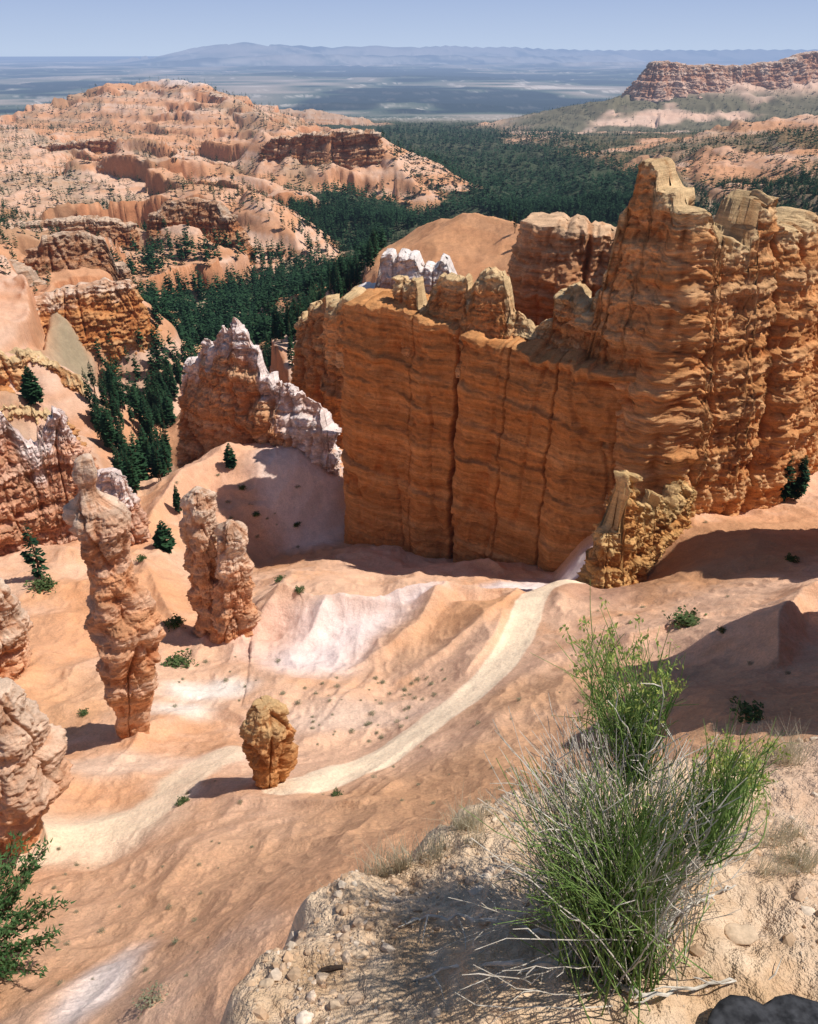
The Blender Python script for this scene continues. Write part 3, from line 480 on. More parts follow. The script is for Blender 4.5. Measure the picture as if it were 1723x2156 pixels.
# hoodoos
HP=dict(a=(.62,.30,.15),b=(.70,.42,.27),top=(.70,.50,.36),th=5.)
hoodoo('hoodoo','tall leaning hoodoo with a short neck and small square capstone, left foreground',[(966,156,196),(990,150,204),(1008,154,206),(1018,162,202),(1036,164,206),(1050,156,226),(1068,148,256),(1090,146,272),(1110,146,282),(1145,154,280),(1165,166,268),(1200,180,276),(1250,188,302),(1285,192,312),(1300,192,334),(1350,200,340),(1385,208,338),(1398,212,328),(1430,220,330),(1470,236,322),(1510,243,308),(1550,243,318)],38,HP,.58,.32,133,.9,2.5,ds=.06,lk=.4,shr=1.0)
hoodoo('hoodoo','taller left one of the two joined hoodoos, with rounded head',[(1032,402,434),(1042,390,450),(1060,386,456),(1085,388,450),(1130,388,458),(1150,394,452),(1180,392,460),(1220,400,466),(1260,402,476),(1320,412,492),(1360,415,500)],58,HP,.5,.42,137,.95,3,ds=.065,lk=.45,shr=1.05)
hoodoo('hoodoo','shorter right one of the two joined hoodoos',[(1100,474,498),(1112,460,514),(1130,456,526),(1155,462,518),(1190,456,530),(1230,454,532),(1290,450,535),(1350,444,530)],56.8,HP,.5,.42,139,.95,3,ds=.065,lk=.45,shr=1.05)
hoodoo('hoodoo','short stubby orange hoodoo standing at the bottom end of the trail',[(1483,532,580),(1492,520,594),(1515,516,608),(1540,518,616),(1575,518,616),(1600,524,610),(1630,530,602),(1655,538,592),(1685,536,594)],28.8,dict(a=(.60,.27,.10),b=(.66,.36,.16),top=(.64,.40,.19),th=2),.4,.26,145,.9,1.5,ds=.045,lk=.4,shr=1.05)
hoodoo('hoodoo','broad bulging orange rock pillar cut by the left edge, beside the sandy path',[(1452,-60,22),(1470,-80,46),(1500,-85,60),(1515,-85,84),(1575,-85,96),(1590,-80,126),(1630,-80,138),(1680,-70,134),(1705,-50,104),(1750,-20,84),(1800,0,76)],25.5,HP,.6,.36,149,.9,2,ds=.05,lk=.35)
hoodoo('hoodoo','small orange rock knob cut by the left edge, above the orange slope',[(1240,-90,18),(1280,-90,34),(1330,-90,62),(1400,-90,52)],47,HP,.6,.4,151,.9,2,ds=.07,lk=.5)
gc.collect()
# ---------------------------------------------------------------- conifers
def quads_mesh(name,Q,mi=None,smooth=False):
    n_=len(Q); return build_mesh(name,Q.reshape(-1,3),np.arange(n_*4,dtype=np.int32).reshape(-1,4),None,smooth,mi)
def crown_q(h,Rr,nw,nb,rg,bot=.16,per=1,fat=.42):
    t=np.repeat(np.linspace(bot,.98,nw),nb*per)+rg.uniform(-.5,.5,nw*nb*per)*.8/nw; t=np.clip(t,bot*.8,.99); m=len(t)
    an=rg.uniform(0,6.283,m); shp=(1-t)**.75*np.minimum(1,.55+1.5*(t-bot)); L=Rr*shp*rg.uniform(.45,1.25,m)+.04*Rr
    r0=L*rg.uniform(0,.55,m)*(1 if per>1 else .0); z0=t*h; dr=rg.uniform(-.42,-.02,m)+.35*t
    d=np.stack([np.cos(an),np.sin(an),0*an],1); sd=np.stack([-np.sin(an),np.cos(an),0*an],1); up=np.array([0,0,1.])
    wv=(L*fat*rg.uniform(.6,1.2,m))[:,None]; a=d*r0[:,None]+up*(z0+dr*r0)[:,None]; tip=d*L[:,None]+up*(z0+dr*L)[:,None]; mdl=a*.45+tip*.55
    tl=(rg.uniform(-.6,.6,m)[:,None])*wv*up
    return np.stack([a,mdl+sd*wv-tl-.08*wv*up,tip,mdl-sd*wv+tl+.2*wv*up],1)
def trunk_q(h,r,ns=6,top=.95,lean=0.):
    z=np.linspace(-.03*h,top*h,7); a=np.linspace(0,6.283,ns+1); rr=r*(1-z/h*.95).clip(.05)
    P_=np.stack([rr[:,None]*np.cos(a)+lean*np.sin(z*1.3/h*3)[:,None]*r,rr[:,None]*np.sin(a),z[:,None]+0*a],-1)
    return np.stack([P_[:-1,:-1],P_[:-1,1:],P_[1:,1:],P_[1:,:-1]],2).reshape(-1,4,3)
var=[]
for i in range(6):
    rg=np.random.default_rng(100+i); c=crown_q(1,(.17,.14,.2,.16,.22,.13)[i],22,7,rg,(.16,.24,.14,.3,.16,.34)[i],2,.36); t=trunk_q(1,.016)
    var.append((quads_mesh('pine_crown',c),quads_mesh('pine_trunk',t),quads_mesh('pine_tree',np.concatenate([c,t]),[0]*len(c)+[1]*len(t))))
for c,t,b in var: c.materials.append(M_needle); t.materials.append(M_bark); b.materials.append(M_needle); b.materials.append(M_bark)
def inpoly(px,py,poly):
    ins=np.zeros(px.shape,bool)
    for (ax,ay),(bx,by) in zip(poly,poly[1:]+poly[:1]):
        ins^=((ay>py)!=(by>py))&(px<(bx-ax)*(py-ay)/(by-ay+1e-12)+ax)
    return ins
dense=[(195,790),(270,640),(225,530),(330,490),(450,510),(560,480),(640,480),(590,410),(740,390),(885,400),(800,300),(790,270),(900,265),(1150,268),(1230,300),(1330,350),(1430,400),(1500,480),(1300,480),(1090,470),(1000,445),(830,490),(760,600),(660,690),(640,840),(420,780),(365,850),(360,1000),(330,1070),(260,1080),(220,960),(180,840)]
def cand(N,r0,r1):
    a=rng.uniform(R(-30),R(30),N); l=np.exp(rng.uniform(math.log(r0),math.log(r1),N)); return a,l
a1,l1=cand(70000,115,2900); a2,l2=cand(60000,550,2900); a=np.r_[a1,a2]; l=np.r_[l1,l2]; sec=np.r_[np.zeros(70000),np.ones(60000)]; N=len(a)
tx,ty=l*np.sin(a),l*np.cos(a); tz=gz(tx,ty); qx,qy=proj(tx,ty,tz); ind=inpoly(qx,qy,dense)
fi=np.interp(np.log(l),LR,np.arange(len(LR))).astype(int).clip(0,len(LR)-1); fj=np.interp(a,AZ,np.arange(len(AZ))).astype(int); hl=hill[fi,fj]; sl=SL[fi,fj]
rho=70000/(R(60)*math.log(2900/115))/l**2; want=np.where(l<300,.11,np.where(l<450,.06,.016))
dens=np.where(ind,np.minimum(1,want/rho*np.where(l>450,3,1.6)),0)
sp_n=n2(tx/45,ty/45,64)+.4*n2(tx/14,ty/14,65)
sc_d=np.minimum(1,.006/rho)*np.where(sp_n>.05,3.4,.9)
wn_=n2(tx/130,ty/130,58)+.4*n2(tx/40,ty/40,59)
dens=np.where(~ind,np.where(qx>1050,np.where(wn_<.4,.85,.25)*np.where((tz>-78)&(l>1500),.15,1),sc_d),dens)
dens=np.where(ind&(hl>.6)&(qx<1100)&(l>330),dens*.6,dens); dens=np.where(sl>1.2,dens*.15,dens)
dens=np.where((~ind)&(l<330)&(qx>600),dens*.08,dens); dens=np.where((~ind)&(l<170),0,dens); dens=np.where(ind&(l<600)&(l>250)&(n2(tx/20,ty/20,95)>.62),dens*.2,dens)
dens=np.where((~ind)&(sec>0)&(qx<1100),dens*.7,dens); dens=np.where((l<300)&(a>-.03),dens*.05,dens)
keep=(rng.uniform(0,1,N)<dens)&(qx>-60)&(qx<1790); tx,ty,tz,l,qx,qy,ind,sl=[v[keep] for v in (tx,ty,tz,l,qx,qy,ind,sl)]
print('TREES kept',len(tx),'far',(l>700).sum())
fc_=(l>700).sum(); pk=min(1,21000/max(1,fc_)); k2=(l<=700)|(rng.uniform(0,1,len(l))<pk); tx,ty,tz,l,qx,qy,ind,sl=[v[k2] for v in (tx,ty,tz,l,qx,qy,ind,sl)]
hh=rng.uniform(6.5,12.5,len(tx))*np.where(ind,1,.65)*np.where(l>700,1.15,1)*np.where(l>1500,1.25,1)*np.where(l<280,.78,1)
bpy.context.view_layer.update(); dg=bpy.context.evaluated_depsgraph_get()
def sees(p):
    v=Vector(p); d=v.length; ok,loc,*_=scn.ray_cast(dg,Vector((0,0,0)),v.normalized()); return (not ok) or loc.length>d-1.5
o_=np.argsort(l); big=[]
for i in o_:
    if sees((tx[i],ty[i],tz[i]+hh[i]*.8)): big.append(int(i))
    if len(big)>=295: break
bs_=set(big)
print('TREES total',len(tx),'reach',l[big[-1]] if big else 0)
for k,i in enumerate(big):
    v=var[k%6]; wd=random.uniform(.95,1.35); s=(hh[i]*wd,hh[i]*wd,hh[i]); rz=random.uniform(0,6.28); inn=ind[i]
    if inn: lab,grp=(('dark green pine in the near end of the valley forest, left of the pink fin','near forest pines') if l[i]<260 else ('dark green pine in the valley forest beyond the pink fin','valley forest pines'))
    else: lab,grp='small scattered pine on the orange slopes beside the valley forest','pines scattered on the slopes'
    if k<110:
        e=empty('pine_tree',(tx[i],ty[i],tz[i]-.2)); e.scale=s; e.rotation_euler.z=rz; tag(e,lab,'tree',grp)
        for nm,me_ in (('crown',v[0]),('trunk',v[1])):
            c=bpy.data.objects.new(nm,me_); c.parent=e; col.objects.link(c)
    else:
        e=bpy.data.objects.new('pine_tree',v[2]); e.location=(tx[i],ty[i],tz[i]-.2); e.scale=s; e.rotation_euler.z=rz; col.objects.link(e); tag(e,lab,'tree',grp)
rest=[int(i) for i in o_ if int(i) not in bs_]
tm1=[crown_q(1,.21,10,6,np.random.default_rng(300+i),.1,1,.5).astype(np.float32) for i in range(8)]; tm2=[crown_q(1,.26,5,5,np.random.default_rng(330+i),.1,1,.65).astype(np.float32) for i in range(8)]; out=[]
for i in rest:
    q=(tm1 if l[i]<700 else tm2)[i%8]*np.array([hh[i]*1.1,hh[i]*1.1,hh[i]],dtype=np.float32); out.append(q+np.array([tx[i],ty[i],tz[i]-.3],dtype=np.float32))
if out:
    o=link('far_forest',quads_mesh('far_forest',np.concatenate(out)),M_needle); tag(o,'dense dark green conifer forest filling the valley and dotting the far slopes','forest',kind='stuff')
del out; gc.collect()
def pine_at(px,py,hpx,label,group=None,Rr=.22,ymin=3,seed=0,mat=None,dn=14,loc=None,fat=.4):
    p=loc or hit(px,py,ymin); d=p[1]*cp-p[2]*sp; h=hpx/FP*d/cp*1.0; rg=np.random.default_rng(seed)
    e=empty('pine_tree',(p[0],p[1],p[2]-.05*h)); tag(e,label,'tree',group)
    link('crown',quads_mesh('crown',crown_q(h,h*Rr,dn*2,9,rg,.15,3,fat*.7)),mat or M_needle,e); link('trunk',quads_mesh('trunk',trunk_q(h,h*.022,8,lean=1)),M_bark,e); return e
pine_at(1640,1055,105,'dark pine at the foot of the great wall on the right, left one of two',Rr=.26,seed=1,ymin=60)
pine_at(1672,1055,98,'dark pine at the foot of the great wall on the right, right one of two',Rr=.25,seed=2,ymin=60)
pine_at(75,850,75,'lone bushy pine on the orange ridge at the left edge',Rr=.38,seed=3,ymin=110)
pine_at(85,1215,120,'sparse young pine growing below the pinkish white cliff at left',Rr=.25,seed=4,dn=5,fat=.3)
pine_at(350,1160,68,'small round pine on the orange slope between the tall hoodoo and the joined hoodoos',Rr=.42,seed=5,dn=8)
pine_at(487,985,52,'small dark pine on the slope below the pink fin',Rr=.34,seed=6,ymin=90,dn=9)
pine_at(378,1080,62,'thin pine at the lower left foot of the pink fin',Rr=.2,seed=7,ymin=70)
# bushes
def bush_q(r,nq,rg,leaf=.14,flatv=.8):
    v=rg.normal(size=(nq,3)); v/=np.linalg.norm(v,axis=1)[:,None]; rad=r*rg.uniform(.35,1.05,nq)*(1+.3*np.sin(v[:,0]*5+v[:,1]*4)); c=v*rad[:,None]; c[:,2]=np.abs(c[:,2])*flatv+.1*r
    a=rg.normal(size=(nq,3)); a/=np.linalg.norm(a,axis=1)[:,None]; b=np.cross(a,v); b/=np.linalg.norm(b,axis=1)[:,None]+1e-6; s=(leaf*r*rg.uniform(.6,1.4,nq))[:,None]
    return np.stack([c-a*s,c-b*s*.5,c+a*s,c+b*s*.5],1)
def tube(p,rad,ns=4):
    p=np.asarray(p,float); rad=np.asarray(rad)[:,None,None]; t=np.gradient(p,axis=0); t/=np.linalg.norm(t,axis=1)[:,None]+1e-9
    ref=np.array([.31,.73,.22]); u=np.cross(t,ref); u/=np.linalg.norm(u,axis=1)[:,None]+1e-9; v=np.cross(t,u); a=np.linspace(0,6.2832,ns+1)
    R_=p[:,None,:]+rad*(u[:,None,:]*np.cos(a)[None,:,None]+v[:,None,:]*np.sin(a)[None,:,None])
    return np.stack([R_[:-1,:-1],R_[:-1,1:],R_[1:,1:],R_[1:,:-1]],2).reshape(-1,4,3)
def stems_q(r,ns,rg,th=.02):
    out=[]
    for i in range(ns):
        an=rg.uniform(0,6.28); tip=np.array([math.cos(an)*r*.7,math.sin(an)*r*.7,r*rg.uniform(.5,.9)]); p=np.stack([np.array([0,0,-.1*r]),tip*.5+[0,0,.1*r],tip]); out.append(tube(p,[th*r,th*r*.7,th*r*.3]))
    return np.concatenate(out)
bm=[(quads_mesh('foliage',bush_q(1,420,np.random.default_rng(500+i))),quads_mesh('stems',stems_q(1,9,np.random.default_rng(600+i)))) for i in range(4)]
for f_,s_ in bm: f_.materials.append(M_bush); s_.materials.append(M_bark)
dm=[quads_mesh('foliage',bush_q(1,260,np.random.default_rng(700+i),.10)) for i in range(2)]
for f_ in dm: f_.materials.append(M_dry)
def bush(px,py,wpx,label,group=None,dry=False,k=0,sc=(1,1,1),ymin=3.2,loc=None):
    p=loc or hit(px,py,ymin); d=p[1]*cp-p[2]*sp; r=wpx/2/FP*d
    e=empty('shrub',p); tag(e,label,'shrub',group); e.scale=(r*sc[0],r*sc[1],r*sc[2]); e.rotation_euler.z=k*1.7
    for nm,me_ in (('foliage',dm[k%2] if dry else bm[k%4][0]),('stems',bm[k%4][1])):
        c=bpy.data.objects.new(nm,me_); c.parent=e; col.objects.link(c)
    return e
for k,(px,py,w_,lab,dry) in enumerate([(372,1315,44,'dark green shrub in the shade left of the joined hoodoos',0),(375,1400,66,'low green juniper mat at the foot of the joined hoodoos',0),(1445,1315,72,'dark green shrub on the shaded brown slope at right',0),
 (1580,1510,75,'leafy green shrub on the near slope at the right edge',0),(386,1690,30,'small round green bush beside the sandy path',0),(708,1675,26,'small green bush right of the stubby hoodoo',0),(318,2110,70,'dry grey brush on the pink slope at the bottom left',1),
 (178,1505,24,'tiny green shrub on the orange slope left of the tall hoodoo',0),(590,1222,26,'small shrub in the shadow left of the great wall',0),(630,1245,24,'round shrub behind the white mound crest',0),(370,1985,20,'tiny grey-green shrub low on the pink slope',1),(95,1235,60,'spreading low green juniper under the sparse young pine',0),
 (540,1085,20,'small bush on the middle of the pink slope below the pink fin',0),(510,1030,18,'small bush high on the slope below the pink fin',0),(625,1110,20,'small bush near the left corner of the great wall',0),(300,1180,26,'low green bush right of the tall hoodoo head',0),(1665,1180,30,'dark bush on the upper shaded slope at the right edge',0),(1520,1330,22,'small bush on the brown ridge crest at right',0)]):
    bush(px,py,w_,lab,None,bool(dry),k,(1,1,.8) if w_<60 else (1.1,1,.6))
rg=np.random.default_rng(55)
for k in range(180):
    px=rg.uniform(330,1300); py=rg.uniform(1380,1700)
    if k<35: px=rg.uniform(20,560); py=rg.uniform(1760,2120)
    elif k<55: px=rg.uniform(1250,1700); py=rg.uniform(1080,1500)
    elif k<70: px=rg.uniform(330,640); py=rg.uniform(1000,1250)
    elif k<115: px=rg.uniform(640,950); py=rg.uniform(1410,1570)
    p=hit(px,py)
    if min(pdist(trail,np.array([p[0]]),np.array([p[1]]))[0],9)<1.6 or p[1]<9: continue
    bush(px,py,rg.uniform(6,18),'little grey-green scrub tuft dotted over the bare slopes','little scrub tufts on the slopes',True,k,sc=(1,1,.7),loc=p)
# bigger conifer bush bottom left
p=hit(20,2035); d=p[1]*cp-p[2]*sp; h=255/FP*d*1.1
e=empty('pine_tree',(W(-30,2060,p[1])[0],p[1],p[2])); tag(e,'bright green bushy pine cut by the left edge near the bottom','tree')
rgp=np.random.default_rng(9); needles=[]; brs=[]
for i in range(100):
    t=rgp.uniform(.08,.97); an=rgp.uniform(0,6.28); L=h*.85*(1-t)**.6*rgp.uniform(.6,1.1)+.1; dirv=np.array([math.cos(an),math.sin(an),rgp.uniform(.1,.6)]); q=np.linspace(0,1,6)[:,None]
    pts=np.array([0,0,t*h*.9])+dirv*q*L+np.array([0,0,.15*L])*q**2; brs.append(tube(pts,np.linspace(.03,.008,6)*h/3))
    for j in range(110):
        u=rgp.uniform(.3,1.03); c=np.array([0,0,t*h*.9])+dirv*u*L+np.array([0,0,.15*L])*u*u+rgp.normal(size=3)*.035*h/3*1.7; v=dirv*.7+rgp.normal(size=3)*.6; v/=np.linalg.norm(v); s=np.cross(v,rgp.normal(size=3)); s/=np.linalg.norm(s)+1e-6; ln=.14*h/3; wd=.024*h/3
        needles.append([c-s*wd,c+v*ln*.4-s*wd,c+v*ln,c+s*wd])
link('crown',quads_mesh('crown',np.array(needles)),M_needle2,e); link('branches',quads_mesh('branches',np.concatenate(brs)),M_bark,e); link('trunk',quads_mesh('trunk',trunk_q(h*.9,.05*h/3*1.5,8)),M_bark,e)
# ---------------------------------------------------------------- foreground ledge dressing
def lz_(x,y): return float(gz(np.array([x]),np.array([y]))[0])
def lp_(px,py):
    x,y=onl(px,py); return np.array([x,y,lz_(x,y)])
base=lp_(1290,2010); sh=empty('shrub',tuple(base)); tag(sh,'large rabbitbrush with green shoots, grey dry stems and yellow-green tips in the right foreground','shrub')
rg=np.random.default_rng(21)
def Wt(px,py,Yd): return np.array(W(px,py,Yd))
def shoot(b,tip,bend,rad,nseg=10,wig=.02,lift=.35):
    q=np.linspace(0,1,nseg)[:,None]; ctrl=b+(tip-b)*.35+np.array([0,0,lift])*np.linalg.norm(tip-b)*.5+bend
    p=(1-q)**2*b+2*q*(1-q)*ctrl+q*q*tip; w=np.cumsum(rg.normal(size=(nseg,3)),axis=0)*wig*np.linalg.norm(tip-b)*.35; w-=w[0]; p=p+w*q
    return p,tube(p,np.linspace(rad,rad*.35,nseg),3)
greens=[];greys=[];tips=[]
def side(p,kind,nn,ln,rad):
    for _ in range(nn):
        j=rg.integers(4,len(p)-1); a=p[j]; v=(p[-1]-p[j-1]); v/=np.linalg.norm(v)+1e-9; v=v+rg.normal(size=3)*.35; e_=a+v*ln*rg.uniform(.5,1.2); m=(a+e_)/2+rg.normal(size=3)*.006
        (greens if kind=='g' else greys).append(tube(np.stack([a,m,e_]),[rad,rad*.8,rad*.4],3))
def fan(n_,cx_,cy_,sx,sy,Ya,Yb,kind,b=None,bs=.07,rad=.0022,tipn=0,lift=.25,sd=1,wig=.025):
    for i in range(n_):
        px=cx_+rg.normal()*sx; py=cy_+rg.normal()*sy; Yd=rg.uniform(Ya,Yb); tp=Wt(px,py,Yd); bb=(base if b is None else b)+rg.normal(size=3)*np.array([bs,bs,.01])
        p,q=shoot(bb,tp,rg.normal(size=3)*.05,rad*rg.uniform(.7,1.3),lift=lift,wig=wig)
        (greens if kind=='g' else greys).append(q); side(p,kind,sd,.1,rad*.7)
        for k in range(tipn):
            c=p[-1]+rg.normal(size=3)*.008-[0,0,.006]; v=rg.normal(size=3)*.5+[0,0,.8]; v/=np.linalg.norm(v); s=np.cross(v,rg.normal(size=3)); s/=np.linalg.norm(s); tips.append([c-v*.007,c-s*.0028,c+v*.007,c+s*.0028])
fan(120,1250,1660,75,70,1.15,1.6,'g'); fan(90,1170,1740,50,70,1.0,1.5,'g'); fan(130,1360,1740,75,80,1.0,1.6,'g'); fan(80,1420,1680,45,60,1.2,1.6,'g',tipn=2); fan(70,1140,1850,40,50,.95,1.3,'g')
fan(80,1160,1590,55,50,1.15,1.6,'d',rad=.002,sd=2); fan(80,1280,1580,75,60,1.2,1.7,'d',rad=.0022,sd=2); fan(18,1070,1720,30,50,1.0,1.4,'d',rad=.002,lift=.25,sd=2); fan(5,1000,1840,25,40,.9,1.2,'d',rad=.002,lift=.2,sd=2)
fan(50,1500,1760,50,65,1.1,1.6,'d',rad=.0024,sd=2); fan(44,1450,1640,55,50,1.2,1.6,'d',sd=2); fan(22,1420,1880,45,50,.95,1.3,'d',lift=.1,sd=2); fan(8,980,2040,30,25,.8,1.1,'d',lift=.05,sd=2)
b1=Wt(1335,1630,1.42); b2=Wt(1480,1790,1.3)
for bb,n_,(cx_,cy_,sx,sy) in ((b1,50,(1300,1375,36,42)),(b1,20,(1235,1400,14,38)),(b1,36,(1385,1430,26,38)),(b1,34,(1330,1490,44,32)),(b2,64,(1555,1590,38,24)),(b2,28,(1590,1650,18,20)),(b2,30,(1500,1660,24,28))):
    fan(n_,cx_,cy_,sx,sy,1.35,1.6,'g',b=bb,bs=.02,rad=.0020,tipn=8,lift=.12,sd=2)
for bb in (b1,b2): fan(20,*( (1330,1540) if bb is b1 else (1500,1700)),36,60,1.3,1.5,'d',b=bb,bs=.015,rad=.0026)
for i in range(18):
    tp=[b1,b2][i%2]+rg.normal(size=3)*.03 if i<12 else Wt(rg.uniform(1000,1500),rg.uniform(1700,1850),rg.uniform(1.1,1.4)); p,q=shoot(base+rg.normal(size=3)*.03,tp,rg.normal(size=3)*.03,.0052,14,.022)
    o=link('branch',quads_mesh('branch',q-base,smooth=True),M_twig,sh)
for nm,q,m in (('green_shoots',greens,M_green),('dry_stems',greys,M_twig)):
    o=link(nm,quads_mesh(nm,np.concatenate(q)-base),m,sh); o['kind']='stuff'
o=link('flower_tips',quads_mesh('flower_tips',np.array(tips)-base),M_flower,sh); o['kind']='stuff'
for k,(pts,lab) in enumerate([([(1180,1990),(1050,1965),(900,1930),(830,1925)],'long grey dead branch lying left of the rabbitbrush, upper of two'),([(1230,2050),(1080,2060),(950,2040),(850,2050)],'grey dead branch lying left of the rabbitbrush, lower of two'),
    ([(1330,2060),(1420,1960),(1500,1900),(1560,1860)],'curved grey dead branch right of the rabbitbrush'),([(1300,2090),(1350,2120),(1500,2080),(1640,2060)],'thin grey dead branch below the rabbitbrush at right')]):
    q=np.array([lp_(*p_)+[0,0,.012+.03*math.sin(i*1.5)] for i,p_ in enumerate(pts)]); u=np.linspace(0,3,24); pp=np.stack([np.interp(u,range(4),q[:,j]) for j in range(3)],1)+rg.normal(size=(24,3))*.004; qs=[tube(pp,np.linspace(.007,.002,24),6)]
    for j in range(6,22,3):
        e2=pp[j]+rg.normal(size=3)*[.08,.08,.02]+[0,0,.03]; qs.append(tube(np.stack([pp[j],(pp[j]+e2)/2+rg.normal(size=3)*.008,e2]),[.003,.002,.001],4))
    tag(link('fallen_branch',quads_mesh('fallen_branch',np.concatenate(qs),smooth=True),M_twig),lab,'branch')
pp=np.array([lp_(675,2025),lp_(695,2024),lp_(722,2020)])+[0,0,.008]; tag(link('stick',quads_mesh('stick',tube(pp,[.006,.008,.005],7)),M_darkwood),'short dark stick lying on the gravel at the bottom','stick')
def blades(n_,cx_,cy_,sx,sy,hmin,hmax,lab,name='grass'):
    B=[]
    cl_=[(cx_+rg.normal()*sx,cy_+rg.normal()*sy) for _ in range(max(6,n_//50))]
    for i in range(n_):
        c0=cl_[i%len(cl_)]; q=lp_(c0[0]+rg.normal()*14,min(2300,c0[1]+rg.normal()*5)); 
        hb=rg.uniform(hmin,hmax); ln=rg.normal(size=2)*.3*hb; m=q+[ln[0]*.35,ln[1]*.35,hb*.6]; t=q+[ln[0],ln[1],hb]; wv=.0008
        an=rg.uniform(0,6.28); s=np.array([math.cos(an),math.sin(an),0])*wv; B+= [[q-s,q+s,m+s*.8,m-s*.8],[m-s*.8,m+s*.8,t+s*.15,t-s*.15]]
    tag(link(name,quads_mesh(name,np.array(B)),M_straw),lab,'grass',kind='stuff')
blades(650,830,1788,70,14,.05,.14,'dry pale grass along the lip of the near ledge left of the rabbitbrush')
blades(300,1000,1735,40,20,.05,.13,'dry grass behind the left side of the rabbitbrush')
blades(700,1660,1800,70,35,.05,.12,'dry grey grass right of the rabbitbrush')
blades(450,1630,1580,60,10,.08,.20,'tall dry grass on the far lip of the ledge at right')
# pebbles
ph=(1+5**.5)/2
iv=np.array([(-1,ph,0),(1,ph,0),(-1,-ph,0),(1,-ph,0),(0,-1,ph),(0,1,ph),(0,-1,-ph),(0,1,-ph),(ph,0,-1),(ph,0,1),(-ph,0,-1),(-ph,0,1)])/1.9
it=np.array([(0,11,5),(0,5,1),(0,1,7),(0,7,10),(0,10,11),(1,5,9),(5,11,4),(11,10,2),(10,7,6),(7,1,8),(3,9,4),(3,4,2),(3,2,6),(3,6,8),(3,8,9),(4,9,5),(2,4,11),(6,2,10),(8,6,7),(9,8,1)])
PV=[];PF=[];PC=[];off=0
for i in range(9000):
    if i<7600: x=rg.uniform(-.9,2.6); y=rg.uniform(.45,2.5)
    else: x=rg.normal()*.25-.15; y=rg.uniform(.7,1.7)
    if n2(np.array([x/.3]),np.array([y/.3]),200)[0]<-.25: continue
    if polyd(np.array([x]),np.array([y]))[0]>.02: continue
    s=.0022*math.exp(rg.exponential(.62)); s=min(s,.019)
    v=iv*(1+rg.normal(size=(12,1))*.16)*s*np.array([rg.uniform(.7,1.4),rg.uniform(.7,1.3),rg.uniform(.45,.9)])
    an=rg.uniform(0,6.28); c_,s_=math.cos(an),math.sin(an); v=v@np.array([[c_,s_,0],[-s_,c_,0],[0,0,1]]); v+=[x,y,lz_(x,y)+s*.1]
    PV.append(v);PF.append(it+off);off+=12; t=rg.uniform(0,1)**1.5; cc=np.array([.54,.35,.21])*(1-t)+np.array([.70,.56,.42])*t; PC.append(np.tile(cc*rg.uniform(.75,1.08),(12,1)))
tag(link('gravel',build_mesh('gravel',np.concatenate(PV),np.concatenate(PF),np.concatenate(PC),False),M_pebble),'tan gravel and pebbles scattered over the near ledge','gravel',kind='stuff')
def stone(px,py,s,lab,mat=M_pebble,colr=(.62,.45,.30),sd=0,flat_=.6,grp=None,xyz=None):
    u=np.linspace(0,math.pi,18)[:,None]; v=np.linspace(0,2*math.pi,28,endpoint=False)[None,:]; x=np.sin(u)*np.cos(v);y=np.sin(u)*np.sin(v);z=np.cos(u)+0*v
    r=1+.35*n3(x*1.3+sd*7,y*1.3,z*1.3,sd)+.15*n3(x*3.1,y*3.1+sd,z*3.1,sd+1); r=np.round(r*7)/7*.4+r*.6
    P_=np.stack([x*r*s,y*r*s*.8,z*r*s*flat_],-1); b=lp_(px,py) if xyz is None else np.array(xyz); P_+=b+[0,0,s*flat_*.35]
    tag(link('stone',build_mesh('stone',P_,grid_faces(18,28,True)[:,::-1],np.broadcast_to(C(*colr),P_.shape).copy(),True),mat),lab,'stone',grp)
stone(757,1990,.02,'largest loose tan stone left of the fallen branches',sd=3); stone(640,2130,.022,'pale stone near the bottom edge of the ledge',sd=4,colr=(.74,.6,.46)); stone(1560,1975,.045,'flat orange-tan stone half sunk right of the rabbitbrush',sd=5,flat_=.3)
stone(1570,1560,.05,'pale cream boulder on the far lip of the ledge',sd=6,colr=(.8,.68,.52)); stone(560,2050,.02,'small brown stone on the left edge of the ledge',sd=7)
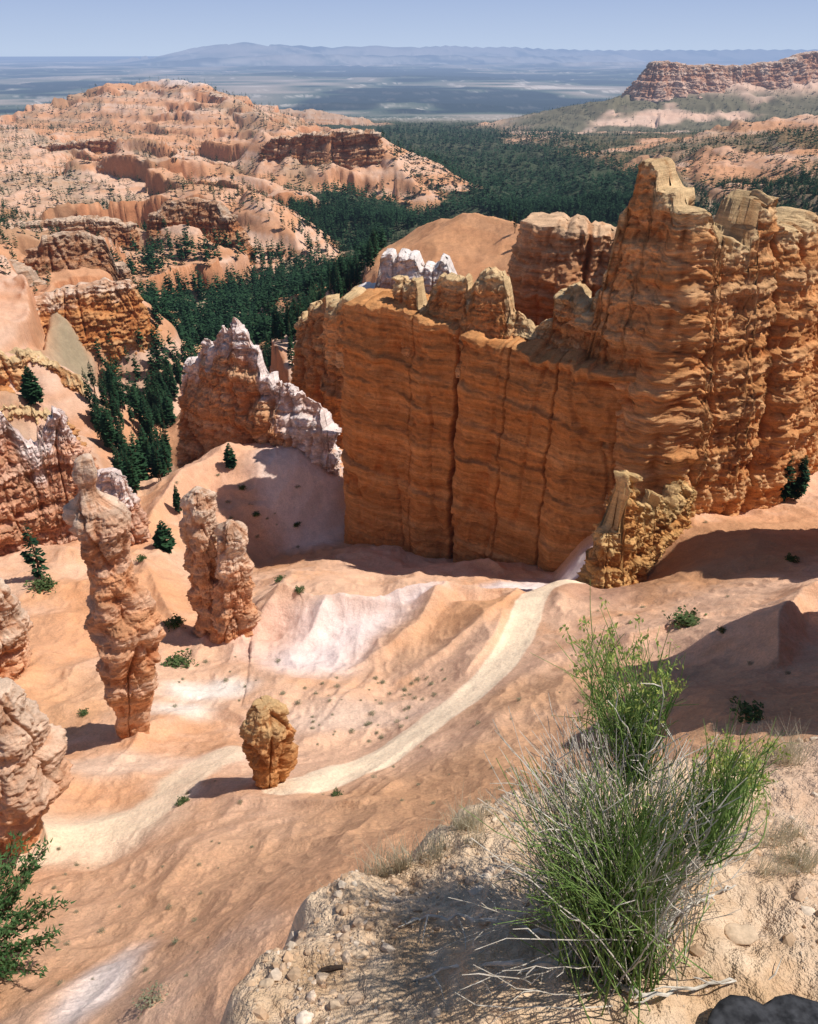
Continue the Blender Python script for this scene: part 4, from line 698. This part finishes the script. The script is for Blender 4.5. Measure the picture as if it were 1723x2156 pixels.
stone(1640,2215,.15,'low dark shadowed rock in the bottom right corner',mat=M_shadowrock,sd=9,flat_=.15)
del hill,SL; gc.collect()
# ---------------------------------------------------------------- camera, light, sky
cam=bpy.data.cameras.new('camera'); co=bpy.data.objects.new('camera',cam); col.objects.link(co); co.location=(0,0,0); co.rotation_euler=(math.pi/2-PIT,0,0)
cam.sensor_fit='VERTICAL'; cam.sensor_height=36; cam.lens=28.0; cam.clip_start=.05; cam.clip_end=120000; scn.camera=co
EL=R(57); saz=math.atan2(1,.0)
S=Vector((math.sin(saz)*math.cos(EL),math.cos(saz)*math.cos(EL),math.sin(EL)))
sl_=bpy.data.lights.new('sun','SUN'); sl_.energy=4.8; sl_.angle=R(.5); sl_.color=(1,.965,.91); so=bpy.data.objects.new('sun',sl_); col.objects.link(so); so.rotation_euler=S.to_track_quat('Z','Y').to_euler()
w=bpy.data.worlds.new('World'); scn.world=w; w.use_nodes=True; nt=w.node_tree; bg=nt.nodes['Background']
sk=nt.nodes.new('ShaderNodeTexSky'); sk.sky_type='NISHITA'; sk.sun_disc=False; sk.sun_elevation=EL; sk.sun_rotation=saz; sk.altitude=2400; sk.dust_density=.6
tc=nt.nodes.new('ShaderNodeTexCoord'); sx=nt.nodes.new('ShaderNodeSeparateXYZ'); nt.links.new(tc.outputs['Generated'],sx.inputs[0])
hz=nd(nt,'ShaderNodeMix',data_type='RGBA'); hz.inputs[6].default_value=(4.6,5.6,7.3,1); hz.inputs[7].default_value=(2.9,3.9,6.3,1); nt.links.new(ramp(nt,sx.outputs[2],0,.075,0,1),hz.inputs[0])
mm=nd(nt,'ShaderNodeMix',data_type='RGBA'); nt.links.new(ramp(nt,sx.outputs[2],.06,.3,0,1),mm.inputs[0]); nt.links.new(hz.outputs[2],mm.inputs[6]); nt.links.new(sk.outputs[0],mm.inputs[7])
nt.links.new(mm.outputs[2],bg.inputs[0]); bg.inputs[1].default_value=.11
scn.view_settings.view_transform='Standard'; scn.view_settings.look='None'; scn.view_settings.exposure=0
